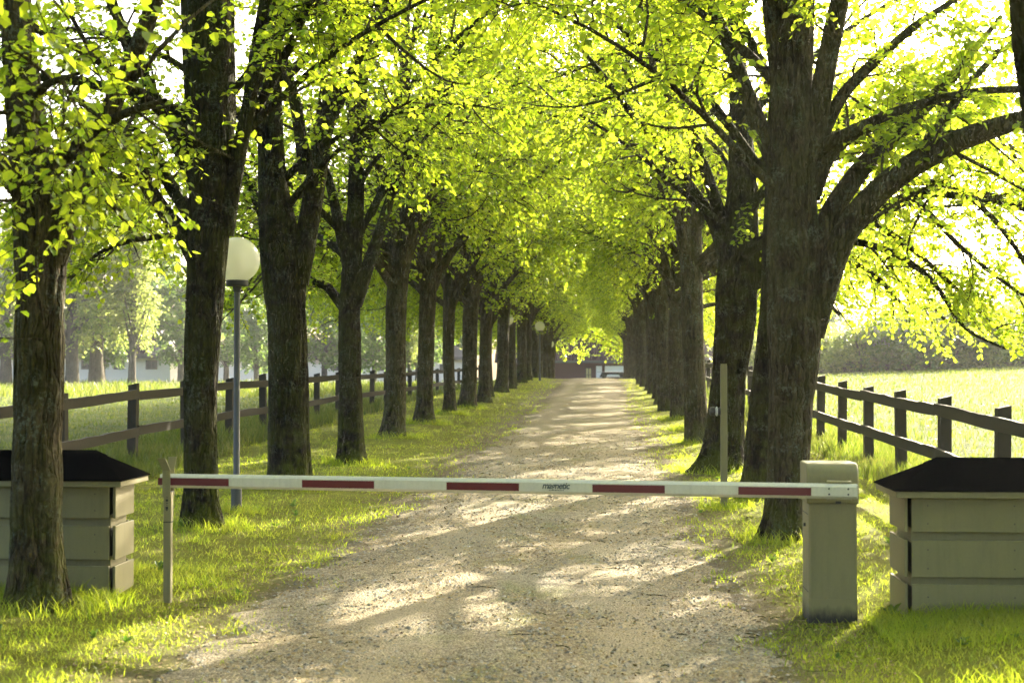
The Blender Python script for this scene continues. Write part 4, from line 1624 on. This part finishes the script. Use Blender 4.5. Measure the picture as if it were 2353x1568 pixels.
b = MB()
for k in range(10):
    b.box((-.052 + .0105 * k, -.0004, -.003), (-.052 + .0105 * k + .0065, .0004, .003))
o = b.build('small_print', M['grey_steel'], armb, loc=(-arm_s(1280), -AD / 2 - .0006, -.021))
b = MB()
b.box((-.19, -.008, -.066), (-.03, AD + .035, -AH / 2 - .001), .004)
b.box((-.19, -.008, AH / 2 + .001), (-.03, AD + .035, AH / 2 + .014), .004)
b.build('arm_bracket', M['beige'], armb, loc=(0, 0, 0))
b = MB()
b.box((-.135, -.004, -.082), (-.100, .02, -.066))
b.build('bracket_clip', M['dark_steel'], armb)

# fork post that holds the arm's free end
fx, fy = A0[0] + .045, A0[1] + .0
fp = thing('fork_post', 'slim grey beige post with a forked top holding the barrier arm on the left', 'post', (fx, fy, 0))
b = MB()
b.box((-.027, -.027, -.1), (.027, .027, .735), .004)
b.build('post', M['beige'], fp)
b = MB()
b.box((-.026, -.029, .58), (.030, .029, .795), .004)
b.build('sleeve', M['beige'], fp)
for nm, yv, lean in (('front_plate', -.046, -.035), ('rear_plate', .046, .045)):
    b = MB()
    sgn = -1 if yv < 0 else 1
    v0 = [(-.027, yv, .76), (.030, yv, .76), (.030, yv, .95), (-.027, yv, .95), (-.040 + lean * .4, yv + sgn * .035, 1.04), (.018 + lean * .4, yv + sgn * .035, 1.04)]
    v1 = [(q[0], q[1] + sgn * .006, q[2]) for q in v0]
    b.add(v0 + v1, [(0, 1, 2, 3), (3, 2, 5, 4), (9, 8, 7, 6), (10, 11, 8, 9), (0, 6, 7, 1), (1, 7, 8, 2), (2, 8, 11, 5), (5, 11, 10, 4), (4, 10, 9, 3), (3, 9, 6, 0)])
    b.build(nm, M['beige'], fp)
b = MB()
for z, rr in ((.755, .003), (.735, .008), (.715, .004), (.70, .003), (.68, .009), (.665, .005)):
    b.box((-rr, -.0305, z - rr), (rr, -.029, z + rr))
b.build('bolt_holes', M['black'], fp)
b = MB()
b.box((-.0275, -.0305, .793), (.0305, .0305, .799))
b.box((-.0275, -.0305, .576), (.0305, .0305, .581))
b.build('joint', M['black'], fp)

# tall pale post on the right verge
px0 = P(1663, 1155, 16.6)[0]
wp = thing('wooden_post', 'tall pale square post on the right verge, black and white head on its side', 'post', (px0, 16.6, float(ground_z(px0, 16.6))))
b = MB()
b.box((-.037, -.037, -.15), (.037, .037, 1.63), .006)
b.build('post', M['beige'], wp)
b = MB()
b.box((-.034, -.034, 1.63), (.034, .034, 1.645), .003)
b.build('cap', M['beige'], wp)
for nm, mt, z0, z1, r0 in (('sensor_head', 'dark_steel', .06, .125, .052), ('white_band', 'white_steel', .03, .062, .053), ('sensor_neck', 'dark_steel', -.01, .032, .045)):
    b = MB()
    b.lathe([(r0 * .6, z0), (r0, z0 + .006), (r0, z1 - .012), (r0 * .55, z1)], 18)
    b.build(nm, M[mt], wp, True, loc=(-.037, .02, 1.10), rot=(0, R(-90), 0))


# ------------------------------------------------------------------ clad boxes flanking the entrance
def clad_box(label, xe, side, Yf, depth, length):
    """side +1: box runs to +x from its drive-side face xe; -1: to -x"""
    t_ = thing('clad_box', label, 'bin shelter', (xe + side * length / 2, Yf + depth / 2, 0))
    bx, by = xe + side * length / 2, Yf + depth / 2

    def X(a_, c):
        """interval measured from the drive-side face inward"""
        q = sorted((xe + side * a_ - bx, xe + side * c - bx))
        return q
    b = MB()
    q = X(.055, length - .055)
    b.box((q[0], Yf + .055 - by, .0), (q[1], Yf + depth - .055 - by, .83))
    core = b.build('core', M['black'], t_)
    core_b = MB()
    for z0, z1 in ((.239, .286), (.533, .588)):
        q = X(.048, length - .048)
        core_b.box((q[0], Yf + .048 - by, z0 - .02), (q[1], Yf + depth - .048 - by, z1 + .02))
    core_b.build('groove_band', M['beige'], t_)
    for z0, z1 in ((.012, .239), (.286, .533), (.588, .815)):
        b = MB()
        q = X(.045, length - .045)
        b.box((q[0], Yf - by, z0), (q[1], Yf + .020 - by, z1), .003)
        b.build('cladding_board', M['beige'], t_)
        b = MB()
        q = X(.045, length - .045)
        b.box((q[0], Yf + depth - .020 - by, z0), (q[1], Yf + depth - by, z1), .003)
        b.build('cladding_board', M['beige'], t_)
        for e0, e1 in ((0, .020), (length - .020, length)):
            b = MB()
            q = X(e0, e1)
            b.box((q[0], Yf + .012 - by, z0), (q[1], Yf + depth - .012 - by, z1), .003)
            b.build('end_board', M['beige'], t_)
    b = MB()
    for z0 in (.09, .155, .345, .47, .645, .765):
        k = .15
        while k < length - .1:
            xx = xe + side * k - bx
            b.box((xx - .004, Yf - .0015 - by, z0 - .004), (xx + .004, Yf + .001 - by, z0 + .004))
            k += .57
    o = b.build('screw_heads', M['frame'], t_)
    o['kind'] = 'stuff'
    ov = .075
    q = X(-ov, length + ov)
    f0, f1 = Yf - ov - .02 - by, Yf + depth + ov + .02 - by
    b = MB()
    b.box((q[0], f0, .822), (q[1], f1, .872), .004)
    b.build('fascia', M['beige'], t_)
    zt = 1.065
    half = (f1 - f0) / 2
    ym = (f0 + f1) / 2
    b = MB()
    rx0, rx1 = q[0] + half * .95, q[1] - half * .95
    b.add([(q[0] - .012, f0 - .012, .874), (q[1] + .012, f0 - .012, .874), (q[1] + .012, f1 + .012, .874), (q[0] - .012, f1 + .012, .874), (rx0, ym, zt), (rx1, ym, zt),
           (q[0] - .012, f0 - .012, .866), (q[1] + .012, f0 - .012, .866), (q[1] + .012, f1 + .012, .866), (q[0] - .012, f1 + .012, .866)],
          [(0, 1, 5, 4), (1, 2, 5), (2, 3, 4, 5), (3, 0, 4), (6, 7, 1, 0), (7, 8, 2, 1), (8, 9, 3, 2), (9, 6, 0, 3), (9, 8, 7, 6)])
    rf = b.build('roof', M['felt'], t_)
    b = MB()
    s_ = half * .22
    zz = zt - (zt - .874) * .22
    b.add([(rx0 - s_, ym - s_, zz + .006), (rx1 + s_, ym - s_, zz + .006), (rx1, ym, zt + .008), (rx0, ym, zt + .008), (rx1 + s_, ym + s_, zz + .006), (rx0 - s_, ym + s_, zz + .006)],
          [(0, 1, 2, 3), (3, 2, 4, 5), (0, 3, 5), (1, 4, 2)])
    b.build('ridge_cap', M['felt'], rf)
    return t_


clad_box('beige clad box with black hipped roof behind the nearest left lime', -3.555, -1, 10.30, .44, 2.2)
clad_box('beige clad box with black hipped roof right of the barrier cabinet', 2.02, 1, 9.80, .54, 2.2)


# ------------------------------------------------------------------ gravel stones, litter, fallen twigs
def in_road(n, y0, y1, r, pad=.1):
    y = y0 * (y1 / y0) ** r.random(n)
    l_, r_ = road_edges(y)
    x = l_ - pad + (r_ - l_ + 2 * pad) * r.random(n)
    return x, y


r = np.random.default_rng(90)
OCT = np.array([(1, 0, 0), (.3, .95, 0), (-.8, .6, 0), (-.8, -.6, 0), (.3, -.95, 0), (.1, .1, .8), (0, 0, -.5)])
OF = np.array([(0, 1, 5), (1, 2, 5), (2, 3, 5), (3, 4, 5), (4, 0, 5)])
n = 26000
x, y = in_road(n, 6.2, 24, r)
z = road_z(x, y)
sz = (.003 + .011 * r.random(n) ** 3.5) * (1 + .02 * y)
V = OCT[None] * (.75 + .5 * r.random((n, 7, 1)))
a_ = r.random(n) * 6.28
ca, sa = np.cos(a_)[:, None], np.sin(a_)[:, None]
V = np.stack([V[..., 0] * ca - V[..., 1] * sa, V[..., 0] * sa + V[..., 1] * ca, V[..., 2]], 2) * (sz[:, None, None] * np.array([1.1, 1.1, .8]))
V += np.stack([x, y, z + .002], 1)[:, None, :]
stone = NT('loose_stone')
g = stone.n('ShaderNodeNewGeometry')
stone.col(stone.ramp(g.outputs['Random Per Island'], [(0, (.10, .09, .065)), (.5, (.22, .20, .15)), (.85, (.32, .29, .22)), (1, (.45, .43, .37))]))
stone.rough(.85)
tag(obj('loose_gravel', mesh_np('loose_gravel', V.reshape(-1, 3), (OF[None] + 7 * np.arange(n)[:, None, None]).reshape(-1, 3)), stone.m), 'loose grey and tan stones scattered over the drive', 'gravel', kind='stuff')

n = 26000
x, y = in_road(n, 6.2, 30, r, .7)
z = road_z(x, y) + .004
s = (.006 + .012 * r.random(n)) * (1 + .015 * y)
a_ = r.random(n) * 6.28
d1 = np.stack([np.cos(a_), np.sin(a_), .3 * r.normal(size=n)], 1) * s[:, None]
d2 = np.stack([-np.sin(a_), np.cos(a_), .3 * r.normal(size=n)], 1) * s[:, None] * .45
c = np.stack([x, y, z], 1)
V = np.stack([c - d1, c - d2, c + d1, c + d2], 1).reshape(-1, 3)
lit = NT('bud_scale')
g = lit.n('ShaderNodeNewGeometry')
lit.col(lit.ramp(g.outputs['Random Per Island'], [(0, (.12, .075, .03)), (.5, (.30, .20, .07)), (1, (.42, .32, .13))]))
lit.rough(.8)
tag(obj('bud_litter', mesh_np('bud_litter', V, np.arange(4 * n).reshape(-1, 4)), lit.m), 'tan bud scales and leaf litter strewn over the gravel', 'litter', kind='stuff')

n = 150
x, y = in_road(n, 6.6, 30, r, .5)
z = road_z(x, y) + .006
a_ = r.normal(size=n) * .7
L = .05 + .20 * r.random(n) ** 2.5
s = np.linspace(-.5, .5, 5)
pth = np.stack([x[:, None] + np.cos(a_)[:, None] * s * L[:, None] + .02 * np.sin(9 * s)[None] * L[:, None], y[:, None] + np.sin(a_)[:, None] * s * L[:, None] + (s ** 2)[None] * .3 * L[:, None], z[:, None] + .004 * np.cos(7 * s)[None]], 2)
tv, tf = tubes(pth, np.full((n, 5), .0022) * (1 + y[:, None] * .02), 4)
tag(obj('fallen_twigs', mesh_np('fallen_twigs', tv, tf), M['bark_dark']), 'short brown twigs lying about on the gravel', 'twigs', kind='stuff')


# ------------------------------------------------------------------ grass
def blades(x, y, h, w, r, lean=.35, zoff=-.01):
    n = len(x)
    z = ground_z(x, y) + zoff
    a_ = r.random(n) * 2 * np.pi
    dx, dy = np.cos(a_), np.sin(a_)
    b_ = r.random(n) * 2 * np.pi
    ln = lean * (.3 + r.random(n)) * h
    lx_, ly_ = np.cos(b_) * ln, np.sin(b_) * ln
    base = np.stack([x, y, z], 1)
    wd = np.stack([dx * w / 2, dy * w / 2, 0 * w], 1)
    mid = base + np.stack([lx_ * .35, ly_ * .35, h * .58], 1)
    tip = base + np.stack([lx_, ly_, h], 1)
    V = np.stack([base - wd, base + wd, mid - wd * .75, mid + wd * .75, tip], 1).reshape(-1, 3)
    k = 5 * np.arange(n)[:, None]
    F = np.concatenate([k + np.array([[0, 1, 3]]), k + np.array([[0, 3, 2]]), k + np.array([[2, 3, 4]])])
    return V, F


def scatter(n, x0, x1, y0, y1, r, power=1.6):
    """points thinning out with distance"""
    q = 1 - power
    y = (y0 ** q + (y1 ** q - y0 ** q) * r.random(n)) ** (1 / q)
    return x0 + (x1 - x0) * r.random(n), y


BOXES = [(-5.8, -3.53, 10.27, 10.76), (1.36, 1.72, 9.74, 10.1), (1.99, 4.3, 9.77, 10.36)]


def not_built(x, y):
    k = np.ones(len(x), bool)
    for (a_, c_, d_, e_) in BOXES:
        k &= ~((x > a_) & (x < c_) & (y > d_) & (y < e_))
    return k


r = np.random.default_rng(77)
xs, ys, hs, ws = [], [], [], []


def sow(x, y, h, w, clump=None):
    l_, r_ = road_edges(y)
    edge = .35 * _n2(x, y, 2.2) + .12 * r.normal(size=len(x))
    k = ((x < l_ - .05 + edge * .7 - .12) | (x > r_ + .05 - edge * .7 + .10)) & not_built(x, y)
    if clump is not None:
        k &= clump(x, y)
    xs.append(x[k])
    ys.append(y[k])
    hs.append(h[k] if not np.isscalar(h) else np.full(k.sum(), h))
    ws.append(w[k] if not np.isscalar(w) else np.full(k.sum(), w))


# short mossy lawn of the verges
for x0, x1, n in ((-7.0, -1.9, 210000), (.7, 4.2, 150000)):
    x, y = scatter(n, x0, x1, 5.6, 75, r, 2.1)
    patch = .5 + .5 * _n2(x * 1.3, y * 1.3, 1.1)
    h = (.012 + .028 * patch * r.random(n) + .05 * r.random(n) ** 8) * (1 + .008 * y)
    w = .0033 * (1 + .10 * y) * (.7 + .6 * r.random(n))
    sow(x, y, h, w, lambda a_, c_: (.5 + .5 * _n2(a_ + 7, c_, 1.9) + .35 * r.normal(size=len(a_))) > .22)
# taller tufts at random
for x0, x1, n in ((-7.0, -2.3, 130), (1.0, 4.2, 110)):
    cx_, cy_ = scatter(n, x0, x1, 6.2, 45, r, 1.7)
    m = 46
    x = (cx_[:, None] + r.normal(size=(n, m)) * .07).ravel()
    y = (cy_[:, None] + r.normal(size=(n, m)) * .07).ravel()
    sow(x, y, (.02 + .07 * r.random(n * m)) * np.repeat(.3 + r.random(n), m), .004 * (1 + .07 * y))
# long grass round the stems, posts and boxes
feet = [(-3.84, 9.76, .30), (-3.9, 14.0, .26), (-3.9, 17.85, .3), (-3.8, 21.6, .26), (-3.95, 27.4, .28), (-3.93, 31.9, .28), (-3.85, 36.2, .28), (-3.75, 39.7, .28),
        (1.77, 14.0, .32), (2.1, 17.6, .26), (1.72, 21.2, .45), (1.86, 27.2, .28), (1.86, 31, .25), (1.86, 35.2, .28), (2.42, 7.5, .35), (lx, 15.2, .08), (px0, 16.6, .06)]
for fx_, fy_, fr_ in feet:
    m = 900
    a_ = r.random(m) * 6.28
    rr_ = fr_ * (.75 + .55 * r.random(m)) + .14 * np.abs(r.normal(size=m))
    x, y = fx_ + rr_ * np.cos(a_), fy_ + rr_ * np.sin(a_)
    sow(x, y, (.03 + .13 * r.random(m) ** 2) * (1 if fr_ > .1 else .7), .0055 * (1 + .05 * fy_) * (.6 + .8 * r.random(m)))
# thin grass and weeds creeping into the gravel's margins
n = 16000
y = 6 * (45 / 6) ** r.random(n)
l_, r_ = road_edges(y)
sd = r.random(n) < .55
off_ = .28 * np.abs(r.normal(size=n))
x = np.where(sd, l_ - .1 + off_, r_ + .1 - off_)
keep_ = (_n2(x, y, 3.1) + .6 * _n2(y, x, 7.0) > .25)
x, y = x[keep_], y[keep_]
xs.append(x)
ys.append(y)
hs.append(.012 + .05 * r.random(len(x)) ** 2)
ws.append(.0036 * (1 + .09 * y))
# in front of the right box and along the left one
for x0, x1, y0, y1, n, hh in ((1.75, 4.2, 8.7, 9.8, 11000, .085), (-5.5, -3.4, 9.6, 10.3, 5000, .08), (-5.6, -3.0, 10.75, 11.6, 4000, .08)):
    x, y = x0 + (x1 - x0) * r.random(n), y0 + (y1 - y0) * r.random(n) ** .8
    sow(x, y, .03 + hh * r.random(n) ** 1.5, .0055)
X_, Y_, H_, W_ = (np.concatenate(q) for q in (xs, ys, hs, ws))
V, F = blades(X_, Y_, H_, W_, r, lean=.85)
tag(obj('verge_grass', mesh_np('verge_grass', V, F), M['grass']), 'short yellow green grass on the verges with long tufts round the trunks', 'grass', kind='stuff')

# long grass along the fences and in the fields
xs, ys, hs, ws = [], [], [], []
for x0, x1, y0, y1, n, h0, h1 in ((-8.6, -6.1, 12, 80, 34000, .12, .36), (3.4, 5.0, 9, 70, 26000, .12, .34),
                                  (5.0, 22, 10, 66, 80000, .05, .17), (-30, -8.6, 16, 60, 50000, .04, .11), (-62, -10, 60, 100, 26000, .15, .55)):
    x, y = scatter(n, x0, x1, y0, y1, r, 1.7)
    tuft = .5 + .5 * _n2(x, y, .9)
    h = h0 + (h1 - h0) * r.random(n) * (.35 + .8 * tuft)
    sow(x, y, h, .0045 * (1 + .11 * y) * (.7 + .6 * r.random(n)))
X_, Y_, H_, W_ = (np.concatenate(q) for q in (xs, ys, hs, ws))
V, F = blades(X_, Y_, H_, W_, r, lean=.5)
tag(obj('meadow_grass', mesh_np('meadow_grass', V, F), M['meadow']), 'long pale meadow grass beyond and under the paddock fences', 'grass', kind='stuff')

# broad-leaved weeds on the verges
n = 46
sd = r.random(n) < .5
x = np.where(sd, -5.6 + 3.1 * r.random(n), 1.05 + 1.9 * r.random(n))
y = 6.4 * (26 / 6.4) ** r.random(n)
k_ = not_built(x, y)
x, y = x[k_], y[k_]
n = len(x)
m = 8
az = (2 * np.pi * np.arange(m)[None] / m + r.random((n, m)) * .9)
el = np.radians(18 + 50 * r.random((n, m)))
d = np.stack([np.cos(az) * np.cos(el), np.sin(az) * np.cos(el), np.sin(el)], 2).reshape(-1, 3)
up_ = np.array([0, 0, 1.0]) - d * d[:, 2:3]
up_ /= np.linalg.norm(up_, axis=1, keepdims=True)
sz = (.03 + .055 * r.random(n * m)) * np.repeat(.6 + .8 * r.random(n), m)
pp = np.repeat(np.stack([x, y, ground_z(x, y) + .005], 1), m, 0)
V, F = leaf_mesh_arrays(pp, d, up_, np.cross(d, up_) * .55, sz)
weed = leaf_mat('weed_leaf', (.05, .10, .015), (.09, .15, .025), (.22, .34, .03), .4)
tag(obj('verge_weeds', mesh_np('verge_weeds', V, F), weed), 'small broad-leaved weeds growing in the verge grass', 'weeds', kind='stuff')

# dandelion clocks in the right meadow
n = 150
x, y = scatter(n, 5.0, 16, 14, 40, r, 1.3)
h = .14 + .14 * r.random(n)
c = np.stack([x, y, ground_z(x, y) + h], 1)
V = OCT[None] * np.array([1, 1, 1.1]) * (.018 + .0004 * y)[:, None, None] + c[:, None, :]
puff = NT('seed_head')
puff.col((.75, .74, .66))
tag(obj('dandelion_clocks', mesh_np('dandelion_clocks', V.reshape(-1, 3), (OF[None] + 7 * np.arange(n)[:, None, None]).reshape(-1, 3)), puff.m), 'white dandelion seed heads dotted over the right meadow', 'flowers', kind='stuff')

# ------------------------------------------------------------------ air
hz = MB()
hz.box((-203, -83, -2.0), (203, 213, 26))
hm = bpy.data.materials.new('haze')
hm.use_nodes = True
for nd in list(hm.node_tree.nodes):
    if nd.type == 'BSDF_PRINCIPLED':
        hm.node_tree.nodes.remove(nd)
pv = hm.node_tree.nodes.new('ShaderNodeVolumePrincipled')
pv.inputs['Color'].default_value = (.97, .98, .95, 1)
pv.inputs['Density'].default_value = .00030
pv.inputs['Anisotropy'].default_value = .3
hm.node_tree.links.new(pv.outputs[0], hm.node_tree.nodes['Material Output'].inputs['Volume'])
ho = hz.build('haze', hm)
tag(ho, None, kind='stuff')
